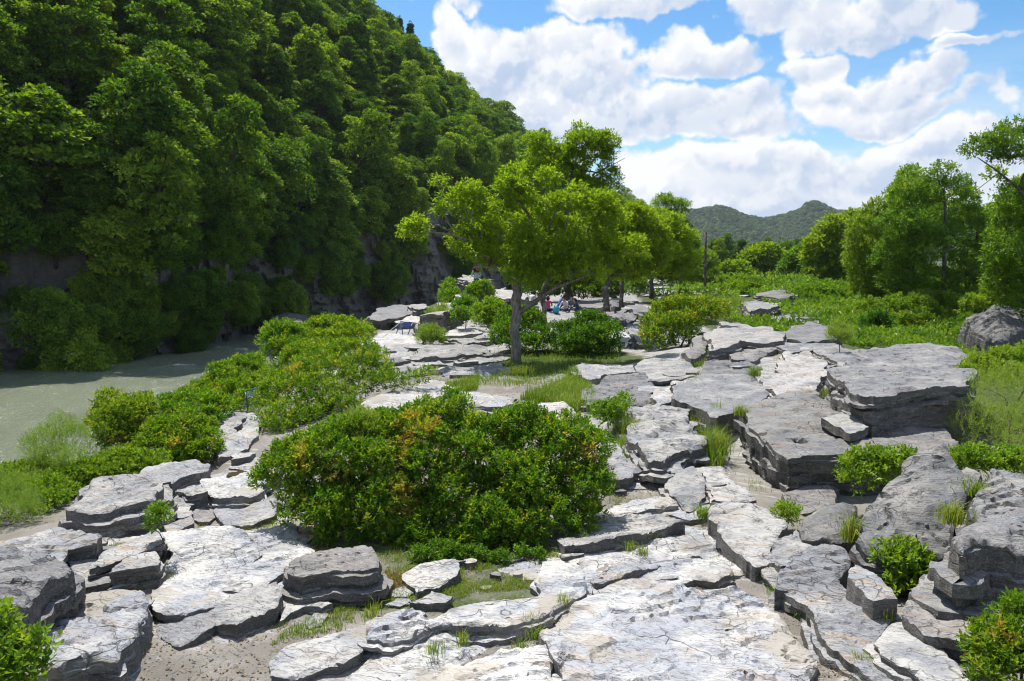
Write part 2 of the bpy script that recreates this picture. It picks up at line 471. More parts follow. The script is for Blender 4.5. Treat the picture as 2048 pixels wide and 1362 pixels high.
NROCK = [0]
def rock_mesh(poly, zs, thick, seed, res, pits=(), rough=0.05, relief=1.0, flare=0.06, dome=0.0, strata=(.04, .13), ledge=0.04, mat='rock', base=None):
    """poly: world corners of the upper edge; zs: their heights. A slab of layered schist with stepped sides."""
    rg = np.random.default_rng(seed)
    poly = np.asarray(poly, float)
    zs = np.asarray(zs, float)
    area = 0.5 * np.sum(poly[:, 0] * np.roll(poly[:, 1], -1) - poly[:, 1] * np.roll(poly[:, 0], -1))
    if area < 0:
        poly, zs = poly[::-1], zs[::-1]
    area = abs(area)
    size = math.sqrt(area)
    A = np.c_[poly, np.ones(len(poly))]
    if np.ptp(zs) < 1e-6:
        co = np.array((0, 0, zs[0]))
    else:
        co = np.linalg.lstsq(A, zs, rcond=None)[0]
    o = midpoint_outline(poly, res * 1.2, rg, rough)
    n = len(o)
    # interior points
    lo, hi = o.min(0), o.max(0)
    nx, ny = int((hi[0] - lo[0]) / res) + 1, int((hi[1] - lo[1]) / res) + 1
    gx_, gy_ = np.meshgrid(np.arange(nx) * res + lo[0], np.arange(ny) * res + lo[1], indexing='ij')
    pt = np.stack([gx_, gy_], -1).reshape(-1, 2) + rg.uniform(-.3, .3, (nx * ny, 2)) * res
    x0, y0 = o[:, 0], o[:, 1]
    x1, y1 = np.roll(x0, -1), np.roll(y0, -1)
    ins = np.zeros(len(pt), bool)
    for a in range(n):
        cond = ((y0[a] > pt[:, 1]) != (y1[a] > pt[:, 1]))
        if cond.any():
            xi = (x1[a] - x0[a]) * (pt[:, 1] - y0[a]) / (y1[a] - y0[a] + 1e-12) + x0[a]
            ins ^= cond & (pt[:, 0] < xi)
    pt = pt[ins]
    ed = np.full(len(pt), 1e9)
    for c0 in range(0, n, 64):
        d = np.hypot(pt[:, None, 0] - o[None, c0:c0 + 64, 0], pt[:, None, 1] - o[None, c0:c0 + 64, 1]).min(1)
        ed = np.minimum(ed, d)
    keep = ed > res * 0.55
    pt, ed = pt[keep], ed[keep]
    allp = np.vstack([o, pt])
    res_ = delaunay_2d_cdt([Vector(q) for q in allp], [(i, (i + 1) % n) for i in range(n)], [], 1, 1e-5)
    vo_, _, fo_, ov = res_[0], res_[1], res_[2], res_[3]
    m = {}
    for k, lst in enumerate(ov):
        for q in lst:
            m.setdefault(q, k)
    V2 = np.array([(q[0], q[1]) for q in vo_])
    edv = np.zeros(len(V2))
    for k in range(len(pt)):
        if n + k in m: edv[m[n + k]] = ed[k]
    # top relief: thin flakes that step along the strike
    ca, sa = math.cos(0.35), math.sin(0.35)
    ux, uy = V2[:, 0] * ca + V2[:, 1] * sa, -V2[:, 0] * sa + V2[:, 1] * ca
    s0 = seed * 3.7
    low = fbm(ux * .55 + s0, uy * 1.0, s0, 3)
    step = 0.030
    t = (low * 0.11 + 0.022 * fbm(ux * 1.3, uy * 3.0 + s0, s0 + 5, 4)) / step
    fl = np.floor(t)
    fr = t - fl
    terr = step * (fl + smooth(fr, 0.78, 1.0) + 0.25 * fr)
    t2 = (0.03 * fbm(ux * .9 + 9, uy * 2.0, s0 + 11, 3)) / 0.012
    terr2 = 0.012 * (np.floor(t2) + smooth(t2 - np.floor(t2), 0.7, 1.0))
    fineh = 0.003 * fbm(ux * 9, uy * 20, s0, 2)
    crk = np.abs(fbm(ux * 1.3 + 31, uy * 1.3 + s0, s0 + 3, 3))
    crk = -0.035 * (1 - smooth(crk, 0.0, 0.022)) * smooth(fbm(ux * .7, uy * .7, s0 + 8, 2), -0.05, 0.2)
    sc = min(1.0, size / 0.9) * relief
    h = sc * (terr + terr2 + crk) + fineh * relief
    rr = max(0.03, 0.03 * size)
    edge = -0.016 * sc * (1 - smooth(edv, 0, rr)) ** 2
    dm = dome * (1 - (1 - np.clip(edv / (0.5 * size), 0, 1)) ** 2)
    ztop = co[0] * V2[:, 0] + co[1] * V2[:, 1] + co[2] + h + edge + dm
    for (pqx, pqy, pr, pd) in pits:
        w_ = U(pqx, pqy, zs.mean())
        dq = np.hypot(V2[:, 0] - w_[0], (V2[:, 1] - w_[1]))
        ztop = ztop - pd * (1 - smooth(dq, pr * .6, pr))
    top = np.c_[V2, ztop]
    f3 = np.array([f for f in fo_ if len(f) == 3], np.int32)
    ring = np.array([m[i] for i in range(n)], np.int32)
    # layered sides
    tan_ = np.roll(o, -1, 0) - np.roll(o, 1, 0)
    for _ in range(3):
        tan_ = (np.roll(tan_, 1, 0) + tan_ * 2 + np.roll(tan_, -1, 0)) / 4
    nr = np.stack([tan_[:, 1], -tan_[:, 0]], -1)
    nr /= np.linalg.norm(nr, axis=1)[:, None] + 1e-9
    lay = [0.0]
    while lay[-1] < thick:
        lay.append(lay[-1] + rg.uniform(*strata) * (1 + 0.6 * lay[-1]) * (rg.uniform(.35, 2.4)))
    lay[-1] = thick
    V = [top]; F4 = []; base_i = len(top); prev = ring
    cur_off = np.zeros(n)
    for li in range(len(lay) - 1):
        d0, d1 = lay[li], lay[li + 1]
        if li == 0:
            offn = np.zeros(n)
        else:
            offn = ledge * (fbm(o[:, 0] * 1.3 + li * 5.1, o[:, 1] * 1.3, s0 + li, 4) * 1.6 + rg.uniform(-.5, .5)) + flare * d0
            offn = offn * min(1, d0 / 0.05) + 0.10 * np.abs(fbm(o[:, 0] * 1.1 + 7, o[:, 1] * 1.1, s0 + 2, 3)) * smooth(d0, 0, .25) * min(1.0, size) + 0.05 * fbm(o[:, 0] * .9, o[:, 1] * .9, s0 + d0 * 3, 2) * min(1, d0 / .1)
        for dd, of in ((d0 + 0.006, offn), (d1 - 0.004, offn + 0.25 * flare * (d1 - d0))):
            if li == 0 and dd == d0 + 0.006:
                continue
            q = o + nr * of[:, None]
            und = 0.03 * fbm(o[:, 0] * 1.6, o[:, 1] * 1.6, s0 + 40 + li // 2, 3)
            q = q + nr * (0.022 * fbm(o[:, 0] * 7, o[:, 1] * 7, s0 + dd * 9, 3) * min(1, dd / .04))[:, None]
            z = top[ring, 2] - dd + und * min(1.0, dd / .05)
            idx = base_i + np.arange(n)
            V.append(np.c_[q, z]); base_i += n
            F4.append(np.stack([prev, idx, np.roll(idx, -1), np.roll(prev, -1)], -1))
            prev = idx
    V = np.vstack(V)
    cen = V[:, :2].mean(0)
    return V, [f3, np.vstack(F4)], cen

RSPEC = []
def rock(px, z, thick, label, name='rock_slab', mat='rock', group=None, res=None, vis=None, **kw):
    w = np.array([U(q[0], q[1], q[2] if len(q) > 2 else z) for q in px])
    c = w.mean(0)
    w[:, :2] = c[:2] + (w[:, :2] - c[:2]) * (1.07 if thick < .7 else 1.02)
    if all(len(q) == 2 for q in px) and name != 'bedrock':
        tg = np.random.default_rng(len(RSPEC) + 5)
        ext = max(np.ptp(w[:, 0]), np.ptp(w[:, 1]))
        sd = .045 / max(1.0, ext / 1.2)
        w[:, 2] += (w[:, 0] - c[0]) * (.6 * sd + tg.normal() * sd) + (w[:, 1] - c[1]) * (.8 * sd + tg.normal() * sd)
    RSPEC.append((w, thick, label, name, mat, group, res, kw))
    c = w.mean(0)
    size = math.sqrt(abs(0.5 * np.sum(w[:, 0] * np.roll(w[:, 1], -1) - w[:, 1] * np.roll(w[:, 0], -1))))
    if vis is None:
        vis = thick * 0.6 if name in ('boulder', 'rock_table') else min(.13, max(.035, thick * .24))
    RAISE.append((c[0], c[1], w[:, 2].min() - vis, size))

def build_rock(w, thick, label, name, mat, group, res, kw):
    NROCK[0] += 1
    D = w[:, 1].mean()
    r = res or min(0.14, max(0.028, D * 0.0036))
    V, F, cen = rock_mesh(w[:, :2], w[:, 2], thick, 100 + NROCK[0], r, **kw)
    zb = V[:, 2].min()
    V = V - np.array((cen[0], cen[1], zb))
    me = mesh_np(name, V, F, [M[mat]], sharp=28)
    return link(name, me, label=label, cat='rock', group=group, kind='thing', loc=(cen[0], cen[1], zb))

def Q(x0, y0, s):
    return lambda *p: [(x0 + q[0] / s, y0 + q[1] / s) + tuple(q[2:]) for q in p]
q3 = Q(0, 560, 2.5225); q4 = Q(700, 480, 2.837); q5 = Q(1100, 560, 2.1603); q6 = Q(0, 900, 2.56); q7 = Q(500, 780, 2.34); q8 = Q(1100, 880, 2.1603)

# --- low continuous bedrock between the slabs
rock([(110, 1090), (200, 1062), (340, 1012), (440, 985), (530, 1000), (600, 1085), (655, 1150), (570, 1205), (440, 1200), (325, 1215), (300, 1150), (180, 1190)], .03, .3, 'worn bedrock showing in the joints of the left path', 'bedrock', mat='pave', vis=.02)
rock([(1100, 1105), (1150, 1060), (1235, 1020), (1330, 1030), (1470, 1085), (1530, 1150), (1440, 1150), (1330, 1172), (1200, 1235), (1120, 1235), (1075, 1175)], .05, .3, 'low bedrock linking the folded ledge and the pothole slab', 'bedrock', mat='pave', vis=.02)
rock([(790, 1262), (900, 1225), (1000, 1205), (1110, 1180), (1130, 1290), (1110, 1410), (690, 1410), (740, 1330)], .04, .3, 'low bedrock between the oval slab and the pavement slab at the bottom', 'bedrock', mat='pave', vis=.02)
rock([(1190, 830), (1260, 800), (1330, 830), (1290, 900), (1330, 960), (1270, 950), (1215, 900)], .12, .3, 'broken bedrock beside the grassy gap right of the large bush', 'bedrock', mat='rock', vis=.03)
rock([(1300, 930), (1370, 905), (1450, 920), (1510, 985), (1480, 1020), (1400, 1000), (1330, 985)], .09, .3, 'low bedrock under the split slab', 'bedrock', mat='rock', vis=.03)
rock([(560, 880), (620, 860), (720, 835), (740, 800), (900, 790), (1020, 800), (1000, 830), (800, 840)], .14, .4, 'low bedrock behind the left end of the large bush', 'bedrock', mat='rock', vis=.04)
# --- left foreground
rock(q6((338, 262), (440, 205), (520, 145), (640, 132), (760, 138), (830, 175), (790, 250), (640, 268), (470, 285)), .42, .75, 'layered grey boulder with stepped ledges at the edge of the riverside bushes', 'boulder', mat='rock_grey', flare=.35, ledge=.1, strata=(.05, .12), rough=.06)
rock(q6((650, 140), (770, 95), (1000, 72), (1065, 85), (1035, 118), (920, 135), (850, 168), (800, 135)), .30, .5, 'long pale slab along the bushes behind the layered boulder', mat='rock')
rock(q6((915, 142), (1030, 120), (1045, 180), (1060, 235), (960, 228), (905, 195)), .22, .4, 'flaky square slab between the layered boulder and the puddled slab', mat='rock')
rock(q6((1037, 150), (1080, 100), (1160, 90), (1330, 88), (1430, 98), (1320, 215), (1240, 240), (1130, 240), (1060, 205)), .24, .42, 'broad pale slab holding a small brown puddle left of the large bush', mat='pave')
rock(q6((815, 208), (890, 180), (898, 218), (850, 245)), .12, .3, 'small pale stone beside the right end of the layered boulder', 'stone')
rock(q6((888, 252), (910, 210), (975, 222), (1022, 242), (1000, 268), (930, 284)), .13, .3, 'smooth pale wedge stone above the round dark stone', 'stone', relief=.5)
rock(q6((885, 300), (920, 285), (975, 288), (985, 320), (930, 338), (882, 332)), .12, .3, 'small blocky stone just left of the round dark stone', 'stone')
rock(q6((985, 320), (1010, 300), (1050, 295), (1090, 308), (1102, 335), (1070, 360), (1020, 362), (990, 345)), .05, .2, 'round dark grey stone set in the ground near the puddled slab', 'stone', mat='rock_dark', rough=.03, relief=.5)
rock(q6((845, 390), (975, 345), (990, 378), (930, 402), (860, 415)), .08, .25, 'dull flat stone below the small blocky stone', 'stone', mat='rock_grey')
rock(q6((1108, 285), (1260, 248), (1400, 262), (1390, 330), (1285, 362), (1150, 358), (1112, 322)), .10, .3, 'tan tinged flat slab below the puddled slab', mat='pave')
rock(q6((845, 500), (960, 440), (1180, 425), (1290, 480), (1325, 535), (1255, 592), (1100, 632), (960, 640), (822, 655), (835, 590), (900, 552)), .10, .35, 'wide tan streaked step slab in the path left of the large bush', mat='pave')
rock(q6((568, 640), (600, 598), (660, 545), (790, 530), (812, 556), (795, 592), (690, 612)), .30, .45, 'square block with a black shaded front beside the path', 'rock_block', mat='rock')
rock(q6((475, 602), (510, 512), (600, 470), (700, 430), (800, 405), (828, 440), (818, 482), (700, 532), (610, 562)), .32, .5, 'blue grey slab tilted above the black fronted block', mat='rock')
rock(q6((-60, 455), (170, 440), (270, 408), (400, 428), (505, 442), (480, 475), (340, 500), (300, 540), (100, 520), (-60, 530)), .42, .6, 'long bluish ledge running out of the picture above the big left rock', mat='rock')
rock(q6((815, 430), (870, 412), (950, 418), (940, 440), (860, 468), (825, 475)), .10, .3, 'little pale ledge at the upper end of the step slab', 'stone')
rock(q6((-120, 560), (60, 535), (200, 522), (330, 540), (372, 600), (300, 640), (200, 700), (120, 790), (40, 900), (-120, 960)), .74, .95, 'big tawny rock with a rough dark side at the left edge', 'boulder', mat='rock_grey', flare=.16, ledge=.1, rough=.08, relief=1.4)
rock(q6((230, 870), (345, 720), (480, 695), (600, 680), (712, 700), (742, 780), (700, 900), (610, 1010), (590, 1050), (430, 1062), (180, 1112), (150, 1098), (225, 960)), .36, .6, 'large pale slab with a flaked step in front of the big left rock', mat='pave', ledge=.07, rough=.08, relief=1.5)
rock(q6((340, 560), (480, 510), (520, 600), (470, 640), (500, 680), (420, 690), (350, 700), (380, 620)), .22, .4, 'rubbly low slab between the big left rock and the black fronted block', mat='rock_grey', relief=1.5)
rock(q6((818, 662), (940, 642), (1042, 635), (1045, 680), (1000, 712), (870, 702), (818, 695)), .05, .25, 'narrow pale step slab below the wide tan step', mat='pave')
rock(q6((1048, 645), (1200, 600), (1340, 597), (1455, 605), (1440, 652), (1330, 712), (1230, 728), (1130, 716), (1060, 672)), .09, .3, 'flat pale slab with one diagonal crack in the left path', mat='pave')
rock(q6((790, 725), (900, 708), (1100, 733), (1140, 765), (1050, 803), (950, 828), (860, 832), (792, 815)), .20, .4, 'upper pale plate of the wedge shaped block in the path', mat='pave')
rock(q6((806, 850), (950, 838), (1100, 800), (1200, 755), (1400, 730), (1425, 775), (1395, 835), (1290, 862), (1205, 905), (1105, 880), (1010, 935), (930, 968), (870, 940)), .17, .42, 'wedge shaped blue grey block with a dark broken front above the gravel', 'rock_block', mat='rock', ledge=.07)
rock(q6((1435, 790), (1468, 735), (1610, 748), (1692, 772), (1640, 795), (1560, 782), (1490, 812), (1438, 848)), .15, .35, 'small jagged rock to the right of the wedge shaped block', 'rock_block')
rock(q6((1485, 615), (1500, 580), (1570, 535), (1700, 512), (1860, 488), (1925, 530), (1925, 585), (1840, 602), (1690, 608), (1560, 632)), .40, .6, 'dark brown layered rock under the left end of the large bush', 'boulder', mat='rock_dark', flare=.05, ledge=.08, strata=(.02, .06))
rock(q6((1565, 885), (1615, 835), (1672, 842), (1645, 892), (1582, 908)), .06, .2, 'small blue grey stone lying in the grass by the gravel', 'stone', relief=.6)
rock(q6((1085, 960), (1130, 945), (1205, 958), (1190, 990), (1110, 1000)), .05, .15, 'buff flat stone sunk in gravel below the wedge shaped block', 'stone', mat='pave', relief=.4)
rock(q6((1395, 1070), (1500, 992), (1700, 940), (1840, 912), (1892, 928), (1855, 1012), (1750, 1082), (1620, 1112), (1500, 1148), (1400, 1138)), .10, .3, 'pale flat oval slab at the right edge of the gravel', mat='pave', rough=.05)
# --- centre foreground
rock(q7((583, 1060), (610, 1035), (780, 998), (940, 1018), (1080, 985), (1200, 975), (1290, 958), (1410, 890), (1535, 883), (1542, 940), (1400, 1005), (1380, 1060), (1240, 1080), (1100, 1085), (1000, 1085), (900, 1075), (800, 1105), (690, 1130), (585, 1130)), .22, .4, 'long folded ledge with dark flaked lip in front of the grass strip', mat='pave', ledge=.07, relief=1.4)
rock(q7((930, 1115), (1000, 1092), (1100, 1068), (1205, 1075), (1195, 1112), (1060, 1148), (960, 1140)), .10, .25, 'cream almond shaped slab below the long folded ledge', mat='pave')
rock(q7((400, 1380), (480, 1310), (520, 1262), (600, 1200), (760, 1172), (905, 1148), (935, 1160), (740, 1282), (650, 1345), (560, 1395)), .08, .3, 'blue streaked slab sloping away beside the oval slab', mat='pave')
rock(q7((590, 1395), (650, 1352), (760, 1290), (880, 1262), (888, 1310), (880, 1345), (860, 1395)), .08, .3, 'pale triangular slab at the bottom edge right of the gravel', mat='pave')
rock(q7((888, 1290), (930, 1242), (1010, 1262), (1120, 1250), (1290, 1210), (1382, 1190), (1402, 1270), (1392, 1345), (1290, 1400), (890, 1400)), .14, .35, 'flaky cream slab at the bottom edge left of the great pavement slab', mat='pave', relief=1.4)
rock(q7((1005, 1207), (1075, 1190), (1128, 1200), (1065, 1218)), .03, .12, 'tiny flat pale stone on the grit below the almond shaped slab', 'stone', relief=.4)
rock(q7((718, 850), (800, 812), (900, 805), (972, 830), (962, 872), (880, 912), (785, 928), (740, 885)), .12, .3, 'leaf shaded pale stone under the front of the large bush', 'stone', mat='rock')
rock(q7((755, 992), (850, 945), (942, 965), (912, 992), (830, 998)), .10, .22, 'tilted roof tile shaped stone at the top of the folded ledge', 'stone')
rock(q7((655, 935), (720, 915), (790, 930), (740, 955), (670, 952)), .04, .15, 'thin flat stone beneath the leaf shaded stone', 'stone')
rock(q7((180, 690), (260, 668), (300, 680), (225, 735), (130, 780), (60, 760)), .06, .25, 'shaded slab under the left skirt of the large bush', mat='rock')
rock(q7((630, 1000), (690, 985), (745, 990), (700, 1010)), .03, .12, 'small sunken stone in the grass strip', 'stone', relief=.4)
# --- right foreground
rock(q8((-10, 830), (60, 770), (130, 705), (350, 672), (520, 658), (600, 672), (790, 660), (890, 700), (1000, 822), (1085, 912), (1112, 965), (1060, 1050), (1020, 1110), (60, 1110), (90, 1000), (30, 900)), .17, .45, 'great pale blue pavement slab filling the bottom right of centre', mat='pave', ledge=.07, relief=1.25, pits=((1456, 1258, .05, .1),))
rock(q8((228, 622), (350, 572), (525, 512), (505, 435), (640, 415), (740, 520), (772, 572), (700, 602), (600, 582), (480, 592), (462, 652), (330, 668), (240, 655)), .12, .3, 'pale pavement slab with a round black pothole', mat='pave', pits=((1397, 1108, .075, .16),))
rock(q8((175, 575), (260, 530), (400, 498), (500, 505), (478, 520), (350, 578), (225, 615)), .13, .3, 'thin layered slab left of the pothole slab', mat='pave', relief=1.5)
rock(q8((-60, 620), (110, 598), (135, 640), (112, 692), (20, 760), (-60, 770)), .12, .3, 'broken slab end between the folded ledge and the pavement slab', mat='pave', relief=1.4)
rock(q8((48, 405), (150, 342), (300, 328), (480, 328), (565, 345), (450, 372), (400, 402), (300, 415), (200, 432), (80, 442)), .24, .4, 'long pale lip of rock shadowed by the right end of the large bush', mat='rock')
rock(q8((15, 470), (200, 452), (372, 480), (350, 505), (150, 500)), .06, .2, 'low slab with grassy edges below the shadowed lip', mat='pave')
rock(q8((405, 445), (520, 400), (612, 420), (600, 440), (505, 425), (430, 472)), .05, .18, 'sandy flat slab above the pothole slab', mat='pave')
rock(q8((668, 412), (718, 400), (835, 525), (860, 560), (780, 525), (735, 475)), .08, .25, 'narrow strip of slab beside the diagonal sandy crack', mat='pave', rough=.04)
rock(q8((695, 330), (705, 298), (765, 278), (880, 288), (965, 312), (1012, 382), (945, 450), (965, 500), (885, 515), (845, 490), (730, 392)), .30, .45, 'pale stepped slab at the upper end of the right hand ridge', mat='rock', ledge=.07)
rock(q8((970, 440), (1060, 395), (1135, 440), (1100, 500), (1000, 535), (960, 505)), .30, .45, 'cracked blocky rock in the middle of the right hand ridge', 'rock_block', mat='rock', relief=1.4)
rock(q8((985, 600), (1000, 560), (1100, 505), (1200, 468), (1272, 490), (1292, 520), (1240, 560), (1290, 602), (1250, 640), (1130, 640), (1060, 602)), .42, .6, 'swirling layered slab topped by dark flakes on the right hand ridge', mat='rock', ledge=.08, relief=1.2)
rock(q8((1000, 648), (1050, 612), (1250, 662), (1380, 690), (1492, 722), (1482, 762), (1420, 850), (1428, 905), (1560, 1005), (1680, 1080), (1520, 1110), (1300, 932), (1180, 832), (1110, 722)), .30, .5, 'long bluish slab of the right hand ridge running along the sandy crack', mat='rock', ledge=.07, relief=.7)
rock(q8((1295, 560), (1320, 530), (1380, 560), (1492, 682), (1395, 692), (1290, 605)), .50, .4, 'thin tilted plate resting against the right hand ridge', 'rock_plate', mat='rock', vis=.4)
rock(q8((1415, 870), (1520, 768), (1640, 828), (1720, 920), (1830, 1041), (1900, 1130), (1740, 1140), (1440, 925)), .36, .55, 'outer slab of the right hand ridge at the bottom edge', mat='rock', ledge=.07, relief=.8)
rock(q8((1525, 725), (1600, 632), (1655, 588), (1755, 618), (1860, 738), (1905, 792), (1830, 838), (1740, 815), (1620, 790)), .52, .75, 'low dark sided boulder with a tan flat top between the ridge and the right edge', 'boulder', mat='rock_grey', flare=.25, ledge=.06)
rock(q8((1325, 400, .62), (1370, 250, .88), (1460, 160, 1.06), (1580, 100, 1.16), (1700, 93, 1.18), (1765, 140, 1.15), (1845, 192, 1.1), (1755, 290, .92), (1735, 400, .72), (1690, 490, .55), (1560, 520, .45), (1420, 500, .46)), 1, 1.15, 'big rounded grey boulder leaning towards the ridge on the right', 'boulder', mat='rock_grey', flare=.1, dome=.12, ledge=.06, relief=1.4, rough=.05)
rock(q8((1740, 425), (1850, 332), (1838, 225), (1900, 150), (2060, 135), (2260, 250), (2200, 420), (2020, 445), (1890, 432), (1790, 490)), 1.02, 1.2, 'tall boulder with a rough blackened face at the right edge', 'boulder', mat='rock_grey', flare=.3, dome=.1, ledge=.1, relief=1.6)
rock(q8((1088, 372), (1160, 302), (1250, 272), (1322, 290), (1335, 380), (1280, 410), (1170, 415), (1100, 402)), .42, .6, 'brownish hump rock wedged left of the big rounded boulder', 'boulder', mat='rock_dark', flare=.25, dome=.1)
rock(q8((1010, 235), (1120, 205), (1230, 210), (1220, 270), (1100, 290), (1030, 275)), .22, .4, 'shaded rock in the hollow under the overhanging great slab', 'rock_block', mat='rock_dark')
rock(q8((1735, 150), (1800, 128), (1860, 150), (1850, 185), (1790, 180)), .95, .8, 'dull rock filling the gap behind the big rounded boulder', 'rock_block', mat='rock_grey', vis=.7)
rock(q8((505, 175), (560, 130), (622, 122), (665, 200), (642, 262), (590, 282), (525, 232)), .20, .4, 'left half of the split slab below the great slab', mat='rock', ledge=.06)
rock(q8((628, 122), (740, 108), (772, 150), (882, 242), (780, 265), (700, 262), (668, 190)), .22, .4, 'right half of the split slab below the great slab', mat='rock', ledge=.06)
rock(q8((225, 195), (330, 168), (460, 188), (472, 212), (260, 215)), .04, .18, 'upper pale flag in the sandy path right of the large bush', mat='pave', relief=.6)
rock(q8((280, 272), (370, 250), (520, 253), (545, 290), (400, 303), (290, 303)), .12, .3, 'lower pale flag with a shaded lip in the sandy path', mat='pave')
rock(q8((195, 105), (240, 32), (300, 28), (392, 112), (332, 150), (225, 165)), .28, .4, 'white slab peeping out behind the right end of the large bush', mat='rock')
rock(q8((600, 100), (640, 75), (690, 72), (690, 95), (640, 108)), .12, .3, 'small stone between the split slab and the cracked block', 'stone')
# --- right middle: the great slab and its neighbours
rock(q5((825, 540, .86), (1000, 500, .88), (1150, 480, .92), (1240, 560, .86), (1700, 620, .82), (1755, 690, .74), (1690, 742, .68), (1400, 768, .66), (1030, 778, .64), (950, 702, .72), (865, 622, .8)), 1, .85, 'great tabular slab with a lichen covered left face and undercut front', 'rock_table', mat='rock_grey', flare=-.18, ledge=.07, relief=.9, rough=.03, res=.045, pits=((1600, 872, .12, .12),))
rock(q5((1210, 400, 1.42), (1290, 342, 1.5), (1335, 300, 1.5), (1560, 272, 1.5), (1740, 285, 1.5), (1822, 335, 1.46), (1805, 440, 1.42), (1720, 452, 1.42), (1560, 470, 1.4), (1400, 505, 1.36), (1300, 478, 1.38)), 1, .72, 'high flat topped block resting on the back of the great slab', 'rock_table', mat='rock_grey', flare=-.12, ledge=.08, relief=1.1, rough=.04, res=.05, vis=1.3)
rock(q5((1178, 600), (1260, 575), (1370, 630), (1295, 650)), .92, .14, 'thin broken plate on the great slab at the foot of the high block', 'rock_plate', mat='rock', relief=.5, vis=.9)
rock(q5((540, 455), (640, 420), (880, 428), (955, 470), (930, 492), (870, 522), (720, 582), (640, 532), (545, 505)), .62, .6, 'flat terrace slab left of the great slab', mat='rock', ledge=.06)
rock(q5((915, 420), (1050, 312), (1135, 300), (1205, 385), (1150, 470), (1000, 490), (930, 455)), .72, .5, 'bluish terrace behind the great slab', mat='rock')
rock(q5((985, 290), (1100, 265), (1250, 288), (1315, 310), (1280, 352), (1200, 375), (1140, 298), (1050, 310)), .82, .5, 'smooth pale terrace beside the high block', mat='rock')
rock(q5((668, 240), (730, 180), (850, 193), (960, 210), (1012, 230), (1000, 258), (830, 262), (690, 290)), 1.02, .7, 'dark fronted crag at the back of the right hand outcrop', 'boulder', mat='rock_grey', ledge=.1)
rock(q5((1015, 222), (1120, 193), (1232, 235), (1228, 258), (1100, 258), (1030, 250)), .98, .55, 'low bank of layered rock right of the dark fronted crag', mat='rock_grey', ledge=.09)
rock(q5((575, 310), (600, 252), (662, 220), (690, 260), (670, 312), (610, 330)), .75, .6, 'rounded dark boulder at the left foot of the crag', 'boulder', mat='rock_dark', dome=.15, flare=.2)
rock(q5((92, 388), (140, 365), (390, 352), (378, 392), (300, 402), (220, 412), (180, 432)), .36, .5, 'shelf of rock facing the sandy clearing', mat='rock', ledge=.07)
rock(q5((378, 372), (430, 338), (560, 338), (602, 348), (642, 390), (560, 415), (430, 425)), .52, .5, 'cracked square block beside the rock shelf', 'rock_block', mat='rock', ledge=.08)
rock(q5((150, 470), (250, 430), (400, 418), (442, 460), (430, 512), (300, 545), (170, 520)), .42, .5, 'hummocky grey slab below the rock shelf', mat='rock_grey', relief=1.5)
rock(q5((438, 495), (542, 450), (545, 512), (450, 532)), .50, .45, 'little notched block left of the terrace slab', 'rock_block', mat='rock')
rock(q5((288, 590), (400, 545), (510, 558), (600, 570), (672, 682), (640, 715), (540, 735), (480, 780), (430, 770), (350, 680)), .44, .6, 'split wedge rock with deep dark clefts left of the great slab', 'boulder', mat='rock', ledge=.12, flare=.22, relief=1.6)
rock(q5((650, 385), (690, 340), (800, 340), (905, 372), (860, 402), (700, 418)), .66, .5, 'rough grey hump behind the terrace slab', mat='rock_grey', relief=1.5)
rock(q5((760, 290), (860, 262), (990, 262), (970, 300), (880, 332), (790, 335)), .78, .5, 'brown rubbly slab under the dark fronted crag', mat='rock_dark', relief=1.6)
rock(q5((850, 155), (1000, 120), (1110, 118), (1235, 130), (1292, 160), (1250, 182), (960, 172)), .42, .4, 'wide grey pavement beyond the right hand outcrop', mat='rock_grey')
rock(q5((845, 112), (920, 80), (1062, 80), (1065, 98), (980, 112), (870, 132)), .85, .6, 'low stack of grey ledges beyond the pavement', mat='rock_grey', ledge=.12)
rock(q5((1190, 110), (1372, 108), (1425, 140), (1290, 132)), .45, .4, 'distant flat slab at the edge of the meadow', mat='rock')
rock(q5((890, 28), (960, 18), (1055, 60), (1000, 72), (890, 62)), 1.25, .8, 'mossy far outcrop in front of the valley trees', 'boulder', mat='rock_dark', ledge=.2, dome=.3)
rock(q5((1848, 205), (1862, 158), (1905, 118), (1950, 112), (1998, 140), (2022, 205), (1985, 236), (1885, 234)), 1.0, 1.5, 'tall dark pointed boulder under the right hand trees', 'boulder', mat='cliff', dome=.75, flare=.1, ledge=.03, relief=3, rough=.1, res=.05, vis=1.0, strata=(.15, .4))  # the darker cliff material puts the tree shade into its colour
rock(q5((1540, 212), (1610, 195), (1660, 205), (1640, 225), (1560, 225)), .35, .4, 'half hidden rock in shade below the right hand trees', 'stone', mat='rock_grey')
rock(q5((545, 750), (640, 712), (715, 640), (765, 790), (890, 905), (800, 912), (700, 825), (600, 795)), .10, .3, 'low cracked slab along the foot of the great slab', mat='rock')
rock(q5((640, 560), (700, 590), (735, 640), (700, 690), (660, 640)), .22, .4, 'narrow wedge of rock between the terrace slab and the great slab', 'rock_block', mat='rock_grey')
rock(q8((440, 300), (560, 300), (690, 285), (700, 330), (600, 350), (500, 330)), .05, .25, 'flat worn slab across the sandy path below the split slab', mat='pave')
rock(q6((1100, 250), (1180, 240), (1250, 246), (1150, 275)), .12, .25, 'narrow pale sill just below the puddled slab', mat='pave')
rock(q6((1200, 745), (1280, 728), (1400, 705), (1445, 655), (1470, 690), (1440, 735), (1300, 745)), .08, .3, 'slim slab filling the joint above the wedge shaped block', mat='rock')
rock(q6((330, 700), (420, 685), (480, 650), (560, 655), (600, 672), (480, 690)), .2, .4, 'narrow rough sill at the upper edge of the flaked left slab', mat='rock_grey')
rock(q7((1150, 830), (1250, 790), (1380, 800), (1500, 840), (1530, 880), (1410, 885), (1280, 870)), .05, .25, 'low earthy slab at the grass edge right of the large bush', mat='pave')
